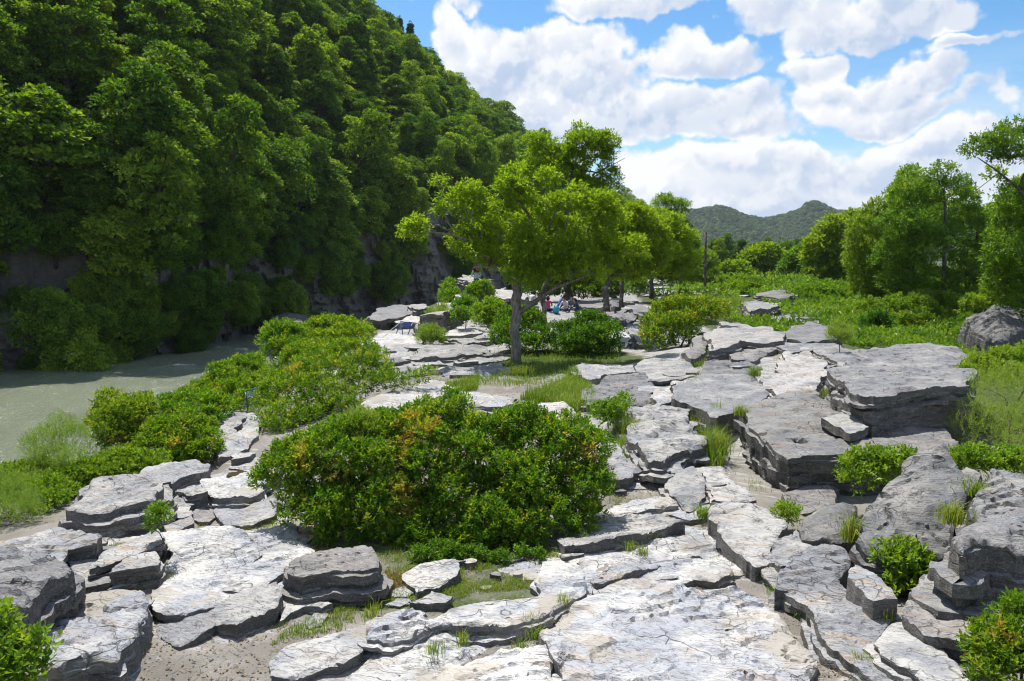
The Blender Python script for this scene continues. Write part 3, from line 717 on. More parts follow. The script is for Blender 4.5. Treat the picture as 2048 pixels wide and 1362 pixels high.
rock(q8((1110, 560), (1150, 640), (1060, 600), (1000, 640), (920, 560), (960, 510), (1000, 540)), .22, .4, 'broken rubble block in the upper ridge joint', 'rock_block', mat='rock')
# --- middle: between the bushes and round the tree
rock(q4((75, 935), (260, 862), (440, 815), (532, 820), (585, 850), (480, 900), (440, 952), (280, 962), (160, 1010), (78, 1000)), .42, .6, 'smooth white slab behind the large bush', mat='pave', relief=.8)
rock(q4((480, 945), (560, 900), (640, 868), (800, 880), (922, 912), (850, 935), (700, 942), (600, 962)), .25, .4, 'pale low slab along the sandy clearing', mat='pave')
rock(q4((1045, 945), (1150, 912), (1270, 962), (1325, 990), (1415, 1075), (1300, 1032), (1120, 1005)), .24, .45, 'white ridge slab between the large bush and the grassy gap', mat='pave')
rock(q4((-120, 1010), (40, 975), (80, 1005), (75, 1060), (-60, 1075)), .30, .45, 'grey slab half hidden between two bushes', mat='rock')
rock(q3((975, 735), (1050, 675), (1150, 665), (1235, 675), (1200, 760), (1120, 790)), .12, .6, 'rounded pale rock in the gap between the left bushes', 'boulder', mat='rock', flare=.2)
rock(q3((1090, 840), (1180, 760), (1240, 680), (1310, 680), (1300, 780), (1200, 850), (1110, 890)), .05, .4, 'sandy sloping slab in the gap between the left bushes', mat='pave')
rock(q3((1165, 880), (1200, 862), (1285, 868), (1250, 895), (1170, 905)), .14, .35, 'upper of two stacked stones below the sloping slab', 'stone')
rock(q3((1160, 930), (1240, 900), (1330, 890), (1340, 930), (1250, 945)), .08, .3, 'lower of two stacked stones below the sloping slab', 'stone')
rock(q3((1460, 350), (1520, 330), (1545, 345), (1530, 385), (1470, 390)), .1, .6, 'purplish rock showing between the two upper riverside bushes', 'stone', mat='rock_dark')
rock(q3((800, 625), (870, 590), (940, 575), (950, 600), (860, 625)), -1.1, 1.4, 'low rock at the water edge beyond the bushes', 'boulder', mat='rock')
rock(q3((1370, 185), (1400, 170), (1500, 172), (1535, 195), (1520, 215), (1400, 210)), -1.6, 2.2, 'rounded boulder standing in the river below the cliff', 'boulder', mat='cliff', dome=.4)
rock(q4((105, 425), (240, 372), (332, 365), (432, 375), (400, 398), (240, 442), (175, 448), (115, 440)), .72, 3.6, 'overhanging outcrop with a dark face above the river', 'boulder', mat='rock_grey', flare=-.25, strata=(.1, .3), ledge=.12)
rock(q4((238, 452), (330, 405), (440, 400), (405, 450), (300, 468)), .55, 1.2, 'flat slab in front of the overhanging outcrop', mat='rock')
rock(q4((330, 372), (360, 362), (430, 362), (450, 380), (380, 390)), 1.0, .6, 'small capping slab on the overhanging outcrop', mat='rock', vis=.9)
rock(q4((400, 410), (520, 365), (600, 325), (700, 318), (720, 335), (620, 372), (520, 405)), 1.25, 1.3, 'sloping dark ridge rising towards the standing woman', 'boulder', mat='rock_grey', ledge=.12)
rock(q4((598, 312), (700, 292), (880, 272), (935, 290), (935, 332), (780, 318), (690, 322)), 1.65, 1.4, 'pale shelf in front of the standing woman', mat='rock', ledge=.12)
rock(q4((608, 220), (640, 203), (700, 200), (780, 222), (775, 238), (700, 236), (640, 232)), 2.45, 2.4, 'pale topped rock ledge beyond the standing woman', 'boulder', mat='rock', ledge=.12, flare=-.05)
rock(q4((50, 562), (200, 532), (400, 528), (420, 560), (360, 600), (200, 602), (70, 585)), .12, .5, 'pale pavement around the blue barrier', mat='pave')
rock(q4((370, 480), (400, 468), (460, 470), (470, 490), (420, 505), (375, 500)), .5, .6, 'rounded stone to the right of the blue barrier', 'stone', mat='rock_grey', dome=.15)
rock(q4((480, 520), (560, 482), (680, 478), (745, 520), (620, 542), (520, 545)), .32, .4, 'cracked flagstone area uphill of the feathery plant', mat='pave')
rock(q4((560, 560), (700, 532), (805, 550), (795, 578), (640, 595)), .25, .5, 'layered bank left of the tree trunk', mat='rock_grey', ledge=.1)
rock(q4((355, 645), (470, 590), (760, 600), (782, 625), (600, 655), (450, 665)), .20, .45, 'broad flaky slab with a dark lip below the feathery plant', mat='rock_grey', ledge=.1, relief=1.5)
rock(q4((338, 672), (440, 660), (545, 700), (440, 712), (360, 700)), .05, .35, 'narrow slab below the broad flaky slab', mat='rock')
rock(q4((235, 705), (330, 690), (435, 705), (435, 735), (285, 745)), -.02, .4, 'bluish wedge slab beside the upper left bush', mat='rock')
rock(q4((620, 690), (720, 660), (840, 645), (900, 670), (780, 690)), .12, .35, 'long shaded slab by the foot of the tree', mat='rock_grey', relief=1.5)
rock(q4((525, 735), (720, 715), (870, 705), (905, 740), (750, 778), (600, 785)), .04, .35, 'lowest rippled slab before the sandy clearing', mat='rock', relief=1.6)
rock(q4((180, 610), (330, 610), (350, 650), (240, 670), (180, 650)), .05, .35, 'stained slab downhill of the blue barrier', mat='rock')
rock(q4((1505, 560), (1540, 520), (1590, 520), (1600, 580), (1560, 592)), .30, .35, 'tan flag at the left of the stepped path', mat='pave')
rock(q4((1560, 500), (1600, 465), (1680, 462), (1705, 520), (1660, 580), (1610, 580)), .38, .45, 'heap of cracked grey flags on the stepped path', mat='rock', relief=2)
rock(q4((1545, 615), (1600, 595), (1690, 600), (1640, 620)), .16, .25, 'lowest pale step of the stepped path', mat='pave')
rock(q4((1270, 345), (1400, 320), (1480, 330), (1470, 380), (1340, 372)), .95, .7, 'dark ledge behind the seated people', mat='rock_dark', ledge=.15, vis=.5)
rock(q4((1470, 345), (1500, 318), (1535, 330), (1545, 370), (1500, 385)), 1.0, .8, 'rounded dark boulder under the thin leaning tree', 'boulder', mat='rock_dark', dome=.3)
rock(q4((1480, 400), (1540, 385), (1620, 430), (1560, 450), (1490, 440)), .70, .5, 'mottled grey rock right of the seated people', 'boulder', mat='rock_grey', relief=2)
rock(q4((1560, 380), (1640, 365), (1690, 390), (1660, 425), (1590, 410)), .82, .5, 'dark slab uphill of the stepped path', mat='rock_dark', ledge=.12)
rock(q4((1080, 430), (1240, 440), (1300, 470), (1200, 490), (1090, 470)), .45, .4, 'flat slab in the tree shade before the seated people', mat='rock_grey', vis=.25)
rock(q4((1650, 235), (1700, 225), (1760, 240), (1720, 270), (1660, 260)), 1.5, .8, 'far grey rock rising up the path behind the trees', mat='rock_grey')
rock(q4((1680, 290), (1780, 280), (1850, 295), (1760, 320)), 1.0, .5, 'far pale slab near the distant white shirted person', mat='rock')
rock(q4((1390, 270), (1480, 255), (1560, 280), (1470, 300), (1400, 292)), 1.3, .6, 'pale flats beyond the thin leaning tree', mat='rock')
rock(q4((1800, 300), (1900, 285), (1990, 290), (1930, 315)), 1.05, .5, 'pale slab at the foot of the wooden pole', mat='rock')

# ------------------------------------------------------------------ setting: ground, river, hill
WATER = -3.0
GC = np.array([(0, 2, 0), (0, 8, 0), (-3, 6, 0), (-6, 8, -.05), (-9, 8, -.5), (-5, 11, -.1), (-7, 13, -.4), (-9, 17, -.7), (3, 8, .0), (5, 8, .05), (8, 6, .2), (6, 10, .05), (9, 9, .3),
               (0, 12, 0), (3, 14, .1), (8, 16, .25), (14, 16, .2), (20, 16, .3), (0, 17, 0), (0, 22, 0), (5, 22, .2), (10, 25, .3), (18, 28, -.1), (26, 30, 0), (0, 28, .15), (-5, 28, -.05), (-8, 28, -.4),
               (-6, 37, 0), (-3, 36, .2), (0, 40, .5), (-4, 42, 1.0), (4, 48, .5), (12, 45, .3), (20, 45, .2), (10, 65, .8), (17, 70, .9), (30, 60, .6), (-3, 48, 1.0), (50, 60, .6),
               (20, 100, 1.2), (60, 110, 1.5), (40, 150, 1.6), (30, 200, 1.5), (100, 100, 2.5)], float)
BANK = np.array([(-60, -13), (8, -13), (25, -12.5), (36, -11.5), (48, -9.5), (60, -7), (80, -1), (100, 7), (140, 20), (200, 38), (300, 70), (420, 105), (560, 160), (4000, 900)], float)
def ground_z(x, y, detail=True):
    x, y = np.asarray(x, float), np.asarray(y, float)
    sh = x.shape
    xf, yf = x.ravel(), y.ravel()
    num = np.zeros_like(xf); den = np.zeros_like(xf) + 1e-9
    for cx, cy_, cz in GC:
        d2 = (xf - cx) ** 2 + (yf - cy_) ** 2
        w = 1.0 / (d2 + 2.0 + 0.01 * cy_ ** 2) ** 1.5
        num += w * cz; den += w
    z = num / den
    ra = np.zeros_like(xf); rw = np.zeros_like(xf)
    for cx, cy_, cz, sz in RAISE:
        w = np.exp(-((xf - cx) ** 2 + (yf - cy_) ** 2) / (0.62 * sz + .15) ** 2)
        ra += w * (cz - z); rw += w
    z = z + ra / np.maximum(rw, 1.0)
    far = smooth(yf, 150, 400)
    z = z * (1 - far) + 1.5 * far
    bx = np.interp(yf, BANK[:, 0], BANK[:, 1])
    k = smooth(xf, bx + 4.5, bx - 1.0)
    z = z * (1 - k) + (WATER - 1.2) * k
    if detail:
        fade = 1 - smooth(yf, 60, 140)
        z = z + fade * (0.05 * fbm(xf * 0.7, yf * 0.7, 3.1, 3) + 0.018 * fbm(xf * 3.1, yf * 3.1, 1.7, 3))
        rk = smooth(fbm(xf * 0.35, yf * 0.35, 8.0, 2), 0.0, 0.4) * (1 - smooth(yf, 40, 60)) * smooth(yf, 14, 20)
        t = fbm(xf * 0.8, yf * 0.8, 5.5, 3) * 3.0
        z = z + rk * 0.06 * (np.floor(t) + smooth(t - np.floor(t), 0.7, 1.0))
    return z.reshape(sh)

def axis(segs):
    out = [np.array([segs[0][0]])]
    for a, b, st in segs:
        n = max(1, int(round((b - a) / st)))
        out.append(np.linspace(a, b, n + 1)[1:])
    return np.concatenate(out)
gx = axis([(-40, -14, 1.3), (-14, -8, .3), (-8, 10, .095), (10, 18, .3), (18, 40, .9), (40, 160, 8), (160, 1500, 100)])
gy = axis([(-30, 3, 2), (3, 14, .095), (14, 24, .15), (24, 40, .3), (40, 80, .7), (80, 200, 5), (200, 800, 40), (800, 2600, 200)])
X, Y = np.meshgrid(gx, gy, indexing='ij')
Z = ground_z(X, Y)
mg, new = material('ground_gravel_soil')
g = new('ShaderNodeNewGeometry'); P = g.outputs['Position']
n1 = noise_n(new, P, 1.2, 5.0, 0.6); n2 = noise_n(new, P, 26.0, 4.0, 0.7); n3 = noise_n(new, P, 0.5, 4.0, 0.6)
vo = new('ShaderNodeTexVoronoi', ins={'Vector': P, 'Scale': 55.0}); peb = vo.outputs['Distance']
c = mixc(new, sstep(new, n1, 0.35, 0.65), (0.165, 0.15, 0.128), (0.225, 0.208, 0.182))
c = mixc(new, mth(new, 'MULTIPLY', sstep(new, new('ShaderNodeSeparateXYZ', ins={0: vo.outputs['Color']}).outputs[0], 0.6, 0.9), mth(new, 'MULTIPLY', sstep(new, n1, 0.42, 0.62), 0.4)), c, (0.36, 0.345, 0.32))
c = mixc(new, sstep(new, n3, 0.5, 0.64, 0, 0.4), c, (0.13, 0.115, 0.093))
c = mixc(new, sstep(new, n2, 0.5, 0.72, 0, 0.4), c, (0.11, 0.1, 0.085))
veg = new('ShaderNodeAttribute', attribute_name='veg').outputs['Fac']
gm = sstep(new, mth(new, 'ADD', veg, mth(new, 'MULTIPLY_ADD', n1, 0.8, -0.4)), 0.4, 0.6)
c = mixc(new, mth(new, 'MULTIPLY', gm, 0.97), c, mixc(new, sstep(new, n2, 0.35, 0.65), (0.03, 0.05, 0.01), (0.075, 0.10, 0.022)))
rkm = new('ShaderNodeAttribute', attribute_name='rock').outputs['Fac']
Pr = rotz(new, P, 0.35)
st = noise_n(new, vmul(new, Pr, (0.9, 4.0, 9.0)), 2.0, 7.0, 0.65)
rc = ramp(new, st, [(0.3, (0.11, 0.105, 0.1)), (0.48, (0.25, 0.245, 0.235)), (0.62, (0.36, 0.35, 0.33)), (0.75, (0.3, 0.25, 0.19))])
c = mixc(new, sstep(new, mth(new, 'ADD', rkm, mth(new, 'MULTIPLY_ADD', st, 0.9, -0.45)), 0.42, 0.58), c, rc)
h = mth(new, 'ADD', mth(new, 'MULTIPLY', peb, mth(new, 'MULTIPLY', sstep(new, n1, 0.42, 0.62), -0.4)), mth(new, 'ADD', mth(new, 'MULTIPLY', n2, 0.5), mth(new, 'MULTIPLY', st, rkm)))
b = new('ShaderNodeBump', ins={'Strength': 0.6, 'Distance': 0.03, 'Height': h})
p = new('ShaderNodeBsdfPrincipled', ins={'Base Color': c, 'Roughness': 0.9, 'Specular IOR Level': 0.2, 'Normal': b.outputs[0]})
M['ground'] = finish(mg, new, p.outputs[0])
bx = np.interp(Y, BANK[:, 0], BANK[:, 1])
veg = np.maximum(smooth(X - bx, 6.5, 3.0), smooth(X - (7.0 + 0.05 * Y), 0, 3) * smooth(Y, 19, 24))
veg = np.maximum(veg, smooth(X, 8.5, 10.5) * smooth(Y, 10, 13))
veg = np.maximum(veg, smooth(Y, 75, 100))
veg = np.maximum(veg, 0.55 * smooth(np.abs(X + 1.2), 3.0, 1.0) * smooth(np.abs(Y - 8.6), 2.2, .6))
veg = np.maximum(veg, 0.7 * smooth(np.hypot(X - 1.5, Y - 27), 5.0, 2.0))
rock = 0.75 * smooth(Y, 22, 27) * (1 - smooth(Y, 75, 95)) * (1 - veg)
rock = np.maximum(rock, 0.6 * smooth(np.abs(X - 4.5), 5, 3) * smooth(Y, 12, 14) * (1 - smooth(Y, 30, 40)))
near = np.zeros_like(X)
for cx, cy_, cz, sz in RAISE:
    if cy_ < 26:
        near = np.maximum(near, np.exp(-((X - cx) ** 2 + (Y - cy_) ** 2) / (0.75 * sz + .12) ** 2))
rock = np.maximum(rock, 0.42 * smooth(near, .25, .6)) * (1 - .8 * smooth(veg, .3, .8))
v = np.stack([X, Y, Z], -1).reshape(-1, 3)
me = mesh_np('ground', v, grid_faces(len(gx), len(gy)), [M['ground']], attrs={'veg': veg.ravel(), 'rock': rock.ravel()})
link('ground', me, kind='structure')

# river: silty green water with a choppy surface
wx = axis([(-130, -45, 4), (-45, -6, .3), (-6, 80, 4)])
wy = axis([(-60, 14, 5), (14, 60, .28), (60, 110, .6), (110, 420, 10)])
X, Y = np.meshgrid(wx, wy, indexing='ij')
fl = 0.35 * np.sin(Y * 0.05)
Zw = WATER + 0.10 * fbm(X * 0.55 + fl, Y * 0.33, 2.2, 3) + 0.045 * np.abs(fbm(X * 1.9, Y * 1.1, 4.0, 3))
for wxp, wyp, a, s in ((-20.5, 47.5, .20, .9), (-19.8, 56, .18, 1.0), (-21.5, 58, .16, .8), (-17, 40, .12, .9), (-18.5, 62, .16, 1.0), (-15, 50, .1, .8)):
    d = np.hypot((X - wxp) / (2.2 * s), (Y - wyp) / (0.8 * s))
    Zw = Zw + a * np.exp(-d * d) * (1 + 0.8 * fbm(X * 3, Y * 3, 1.0, 3))
mw, new = material('silty_river_water')
g = new('ShaderNodeNewGeometry'); P = g.outputs['Position']
n1 = noise_n(new, vmul(new, rotz(new, P, -.25), (0.9, 0.22, 1)), 1.0, 5.0, 0.6); n2 = noise_n(new, vmul(new, rotz(new, P, -.25), (4.0, 1.3, 1)), 1.6, 6.0, 0.7)
c = mixc(new, n1, (0.16, 0.185, 0.122), (0.225, 0.25, 0.17))
foam = sstep(new, mth(new, 'ADD', mth(new, 'MULTIPLY', n1, 0.35), n2), 0.80, 0.88)
hz_ = new('ShaderNodeSeparateXYZ', ins={0: P}).outputs[2]
foam = mth(new, 'MAXIMUM', mth(new, 'MULTIPLY', foam, 0.5), sstep(new, mth(new, 'ADD', hz_, mth(new, 'MULTIPLY', n2, 0.2)), WATER + 0.27, WATER + 0.36))
c = mixc(new, foam, c, (0.6, 0.63, 0.58))
b = new('ShaderNodeBump', ins={'Strength': 0.9, 'Distance': 0.22, 'Height': n2})
p = new('ShaderNodeBsdfPrincipled', ins={'Base Color': c, 'Roughness': mth(new, 'MULTIPLY_ADD', foam, 0.4, 0.12), 'Specular IOR Level': 0.5, 'IOR': 1.33, 'Normal': b.outputs[0]})
M['water'] = finish(mw, new, p.outputs[0])
me = mesh_np('river', np.stack([X, Y, Zw], -1).reshape(-1, 3), grid_faces(len(wx), len(wy)), [M['water']])
link('river', me, kind='structure')

# hill on the far side of the river, lofted from its foot to its ridge
FOOT = np.array([(-140, -20), (-95, 5), (-60, 28), (-32, 45.5), (-24, 56), (-23.3, 73), (-17, 92), (-9, 108), (0, 140), (14, 190), (40, 280), (66, 380), (95, 470), (130, 540)], float)
RIDGE = np.array([(-185, 60, 85), (-150, 75, 85), (-112, 92, 82), (-78, 106, 76), (-64, 125, 72), (-56, 145, 69), (-47, 170, 64), (-38, 200, 60), (-30, 240, 57), (-14, 300, 51), (8, 365, 44), (50, 450, 34), (88, 505, 25), (130, 560, 3)], float)
CLIFF = np.array([3, 3, 3, 4.2, 6, 6.5, 8, 12, 13, 10, 6, 4, 3, 1], float)
_ts = np.arange(len(FOOT), dtype=float)
def cat_interp(u, A):
    """smooth (cosine eased cubic) interpolation along the control rows"""
    u = np.clip(u, 0, len(A) - 1 - 1e-6)
    i = np.floor(u).astype(int); f = (u - i)[..., None] if A.ndim > 1 else u - i
    p0, p1, p2, p3 = A[np.maximum(i - 1, 0)], A[i], A[np.minimum(i + 1, len(A) - 1)], A[np.minimum(i + 2, len(A) - 1)]
    return 0.5 * (2 * p1 + (p2 - p0) * f + (2 * p0 - 5 * p1 + 4 * p2 - p3) * f ** 2 + (3 * p1 - p0 - 3 * p2 + p3) * f ** 3)
def hill_point(u, s):
    """s: -1..0 the cliff from water to its top, 0..1 the slope up to the ridge, 1..2 the back"""
    u, s = np.asarray(u, float), np.asarray(s, float)
    F, Rg, C = cat_interp(u, FOOT), cat_interp(u, RIDGE), cat_interp(u, CLIFF)
    k = np.clip(s, 0, 1)
    lean = 1.6 * np.clip(s + 1, 0, 1)
    d = Rg[..., :2] - F
    L = np.linalg.norm(d, axis=-1)
    n = d / L[..., None]
    hor = lean + (L - 1.6) * k ** 1.12 + np.clip(s - 1, 0, 1) * 120
    xy = F + n * hor[..., None]
    z0 = WATER - 0.8
    z = z0 + (C + 0.8) * np.clip(s + 1, 0, 1) + (Rg[..., 2] - WATER - C) * k ** 0.88 - np.clip(s - 1, 0, 1) * 70
    amp = smooth(s, 0.0, 0.15) * (1 - 0.7 * smooth(s, 0.7, 1.0))
    z = z + amp * (5.0 * fbm(xy[..., 0] * 0.03, xy[..., 1] * 0.03, 1.0, 3))
    cl = 1 - smooth(s, 0.0, 0.12)
    X_, Y_ = xy[..., 0], xy[..., 1]
    zt = z + 0.25 * X_ - 0.12 * Y_
    big_ = fbm(X_ * .11, Y_ * .11, zt * .10, 3)
    t_ = 2.6 * fbm(X_ * .3 + 5, Y_ * .3, zt * .34, 3)
    led = zt * .8 + .6 * noise3(X_ * .2, Y_ * .2, zt * .2)
    led = led - np.floor(led)
    blk = cl * (2.2 * big_ + .55 * (np.floor(t_) + smooth(t_ - np.floor(t_), .75, 1.)) + .35 * led + .25 * fbm(X_ * 1.1, Y_ * 1.1, zt * 1.4, 3))
    xy = xy + n * blk[..., None]
    return np.concatenate([xy, z[..., None]], -1)
us = axis([(0, 2.5, .06), (2.5, 8.2, .015), (8.2, 13, .03)])
ss = axis([(-1, 0.05, .02), (0.05, 1.0, .018), (1.0, 2.0, .1)])
UU, SS = np.meshgrid(us, ss, indexing='ij')
HP = hill_point(UU, SS)
mh, new = material('hill_soil')
g = new('ShaderNodeNewGeometry'); P = g.outputs['Position']
n = noise_n(new, P, 0.8, 5.0, 0.6)
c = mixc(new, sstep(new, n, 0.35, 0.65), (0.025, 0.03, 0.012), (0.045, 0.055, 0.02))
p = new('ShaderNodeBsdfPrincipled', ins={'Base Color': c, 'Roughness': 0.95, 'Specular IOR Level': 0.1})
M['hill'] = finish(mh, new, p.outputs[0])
fc = grid_faces(len(us), len(ss))
jj = np.tile(np.arange(len(ss) - 1), len(us) - 1)
fm = (ss[jj] > 0.03).astype(int)
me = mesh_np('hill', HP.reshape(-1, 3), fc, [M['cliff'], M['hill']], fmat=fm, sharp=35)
link('hill', me, kind='structure')

FR = np.array([(0, 70), (150, 92), (252, 92), (290, 84), (320, 80), (340, 88), (356, 92), (372, 93), (390, 88), (420, 79), (451, 73), (475, 71), (500, 74), (527, 83), (545, 91), (564, 95), (584, 93), (603, 86), (650, 80), (700, 78), (900, 70), (1500, 60)], float)
def far_hill(xs, ys):
    zr = sum(np.interp(xs + d_, FR[:, 0], FR[:, 1]) for d_ in (-30, -15, 0, 15, 30)) / 5 + 2
    k = smooth(ys, 1080, 1500)
    spur = 20 * np.exp(-((xs - (560 - 0.28 * (1500 - ys))) / 30) ** 2) * smooth(ys, 1130, 1300) * (1 - smooth(ys, 1400, 1500))
    spur = spur + 11 * np.exp(-((xs - (360 + 0.1 * (1500 - ys))) / 35) ** 2) * smooth(ys, 1130, 1300) * (1 - smooth(ys, 1400, 1500))
    n = fbm(xs * .014, ys * .007, 2.0, 4) * 14 * k * (1 - 0.85 * smooth(ys, 1400, 1490))
    back = smooth(ys, 1500, 1900)
    return zr * k * (1 - back) + spur + n - 4 * (1 - k)
fx = axis([(-200, 180, 40), (180, 760, 7), (760, 1500, 60)])
fy = axis([(1000, 1520, 8), (1520, 2000, 60)])
X, Y = np.meshgrid(fx, fy, indexing='ij')
me = mesh_np('far_hills', np.stack([X, Y, far_hill(X, Y)], -1).reshape(-1, 3), grid_faces(len(fx), len(fy)), [M['hill']])
link('far_hills', me, kind='structure')

for _r in RSPEC:
    build_rock(*_r)

def scatter_slabs(poly, n, z, size, label, group, seed, mats=('rock', 'rock_grey', 'pave'), thick=.3):
    rg = np.random.default_rng(seed)
    poly = np.array(poly, float)
    lo, hi = poly.min(0), poly.max(0)
    k = 0; placed = []
    for _ in range(n * 30):
        if k >= n: break
        q = rg.uniform(lo, hi)
        c = 0
        for a in range(len(poly)):
            b = (a + 1) % len(poly)
            if (poly[a, 1] > q[1]) != (poly[b, 1] > q[1]) and q[0] < (poly[b, 0] - poly[a, 0]) * (q[1] - poly[a, 1]) / (poly[b, 1] - poly[a, 1]) + poly[a, 0]:
                c ^= 1
        if not c: continue
        w = U(q[0], q[1], z)
        s = rg.uniform(*size)
        if any(math.hypot(w[0] - p[0], w[1] - p[1]) < (s + p[2]) * 0.72 for p in placed): continue
        placed.append((w[0], w[1], s))
        nn = rg.integers(5, 8)
        th = np.sort(rg.uniform(0, 2 * np.pi, nn) * .35 + np.linspace(0, 2 * np.pi, nn, endpoint=False))
        ang = rg.normal() * .3 + .35
        e = np.stack([np.cos(th) * s * rg.uniform(.85, 1.3), np.sin(th) * s * rg.uniform(.55, .85)], -1)
        e = e @ np.array(((math.cos(ang), math.sin(ang)), (-math.sin(ang), math.cos(ang))))
        gz = float(ground_z(w[0], w[1]))
        NROCK[0] += 1
        tz = gz + rg.uniform(.04, .16) * (s / .4) ** .5
        V, F, cen = rock_mesh(e + w[:2], np.full(nn, tz) + 0.08 * rg.normal() * e[:, 0] * 0 , thick, 500 + NROCK[0], max(.03, min(.12, w[1] * .0035)), ledge=.04)
        zb = V[:, 2].min()
        me = mesh_np('stone', V - np.array((cen[0], cen[1], zb)), F, [M[mats[rg.integers(len(mats))]]], sharp=28)
        link('stone', me, label=label, cat='rock', group=group, kind='thing', loc=(cen[0], cen[1], zb))
        k += 1
scatter_slabs([(750, 690), (900, 640), (1000, 650), (1000, 740), (880, 770), (790, 740)], 18, .1, (.3, .8), 'low grey slab among those between the blue barrier and the tree trunk', 'low slabs west of the tree trunk', 1)
scatter_slabs([(1200, 570), (1400, 560), (1500, 590), (1400, 610), (1300, 610), (1230, 640), (1180, 650)], 24, .8, (.5, 1.3), 'low pale slab on the rocky flats around the distant white shirted person', 'slabs on the far rocky flats', 2)
scatter_slabs([(1160, 790), (1300, 740), (1500, 690), (1620, 690), (1640, 780), (1500, 810), (1300, 880), (1200, 850)], 22, .4, (.25, .6), 'small grey stone in the gaps of the right hand outcrop', 'stones in the gaps of the outcrop', 3)
scatter_slabs([(0, 1090), (130, 1060), (300, 1050), (320, 1100), (210, 1170), (120, 1160)], 10, .1, (.1, .22), 'little stone wedged among the left foreground slabs', 'little stones on the left', 4, thick=.2)
scatter_slabs([(1200, 960), (1330, 930), (1480, 980), (1420, 1050), (1260, 1090), (1130, 1080)], 12, .02, (.1, .25), 'little flat stone in the sandy path near the split slab', 'little stones in the sandy path', 5, thick=.15)
scatter_slabs([(640, 1150), (900, 1100), (1150, 1090), (1150, 1180), (900, 1190), (720, 1240)], 10, .0, (.06, .16), 'pebble sized stone lying in the grass strip', 'stones in the grass strip', 6, thick=.12)
scatter_slabs([(1480, 600), (1740, 600), (1740, 680), (1500, 650)], 10, .3, (.4, 1.0), 'pale stone showing through the meadow weeds', 'stones in the meadow', 7)
# ------------------------------------------------------------------ foliage generators
def unit(v):
    return v / (np.linalg.norm(v, axis=-1, keepdims=True) + 1e-9)

def leaf_quads(P, d, n, L, W, cup=0.12):
    """P base points, d directions, n facing normals -> (verts, quads)"""
    L = np.broadcast_to(L, (len(P),))[:, None]; W = np.broadcast_to(W, (len(P),))[:, None]
    s = unit(np.cross(d, n))
    up = np.cross(s, d)
    m = P + d * L * 0.48 + up * L * cup
    v = np.stack([P, m + s * W * .5, P + d * L, m - s * W * .5], 1).reshape(-1, 3)
    q = np.arange(len(P) * 4).reshape(-1, 4)
    return v, q

def sprigs(P, A, rg, k, stem, L, W, spread=0.9, upface=0.6):
    """k leaves round a short stem at P along A"""
    N = len(P)
    ref = unit(rg.normal(size=(N, 3)))
    b = unit(np.cross(A, ref)); c = np.cross(A, b)
    t = (np.arange(k) + rg.uniform(0, 1, (N, k))) / k
    ph = np.arange(k)[None] * 2.4 + rg.uniform(0, 6.28, (N, 1))
    rad = b[:, None] * np.cos(ph)[..., None] + c[:, None] * np.sin(ph)[..., None]
    st = np.broadcast_to(stem, (N,))[:, None, None]
    pos = P[:, None] + A[:, None] * t[..., None] * st
    d = unit(A[:, None] * (0.35 + 0.8 * t[..., None]) + rad * spread + rg.normal(size=(N, k, 3)) * .15)
    nrm = unit(np.array((0, 0, 1.0)) * upface + A[:, None] * .5 + rg.normal(size=(N, k, 3)) * .45)
    Ls = np.broadcast_to(L, (N,))[:, None] * rg.uniform(.65, 1.15, (N, k))
    return pos.reshape(-1, 3), d.reshape(-1, 3), nrm.reshape(-1, 3), Ls.ravel(), Ls.ravel() * (W / np.mean(L))

def shell_points(lobes, n, rg, flat=0.85, inner=0.25, gap=0.25, seed=0.0, low=-0.55, cull=.85):
    """points on an uneven shell of overlapping lobes; returns points and outward directions"""
    lobes = np.asarray(lobes, float)
    w = lobes[:, 3] ** 2
    idx = rg.choice(len(lobes), n, p=w / w.sum())
    d = unit(rg.normal(size=(n, 3)))
    d[:, 2] = np.where(d[:, 2] < low, -d[:, 2], d[:, 2])
    rr = np.where(rg.uniform(size=n) < inner, rg.uniform(.35, .85, n), rg.uniform(.82, 1.06, n))
    r = lobes[idx, 3]
    f = 1.0 / r
    nz = noise3(d[:, 0] * 1.7 + lobes[idx, 0] * 3, d[:, 1] * 1.7 + seed, d[:, 2] * 1.7 + lobes[idx, 2] * 3)
    sc = np.ones((n, 3)); sc[:, 2] = flat
    p = lobes[idx, :3] + d * sc * (r * rr * (1 + 0.35 * nz))[:, None]
    keep = np.ones(n, bool)
    g = noise3(p[:, 0] / (lobes[:, 3].mean() * .55) + seed, p[:, 1] / (lobes[:, 3].mean() * .55), p[:, 2] / (lobes[:, 3].mean() * .4))
    keep &= g > -1 + gap * 2 * 0.9 - 0.15
    for l in lobes:
        q = (p - l[:3]) / np.array((1, 1, flat)) / l[3]
        keep &= ~((np.einsum('ij,ij->i', q, q) < 0.62 ** 2) & (rg.uniform(size=n) < cull))
    return p[keep], d[keep]

def in_poly(poly, q):
    poly = np.asarray(poly, float)
    c = np.zeros(len(q), bool)
    for a in range(len(poly)):
        b = (a + 1) % len(poly)
        cond = (poly[a, 1] > q[:, 1]) != (poly[b, 1] > q[:, 1])
        xi = (poly[b, 0] - poly[a, 0]) * (q[:, 1] - poly[a, 1]) / (poly[b, 1] - poly[a, 1] + 1e-9) + poly[a, 0]
        c ^= cond & (q[:, 0] < xi)
    return c
def edge_dist(poly, q):
    poly = np.asarray(poly, float)
    out = np.full(len(q), 1e9)
    for a in range(len(poly)):
        A, B = poly[a], poly[(a + 1) % len(poly)]
        t = np.clip(((q - A) @ (B - A)) / (np.dot(B - A, B - A) + 1e-9), 0, 1)
        out = np.minimum(out, np.linalg.norm(q - (A + t[:, None] * (B - A)), axis=1))
    return out

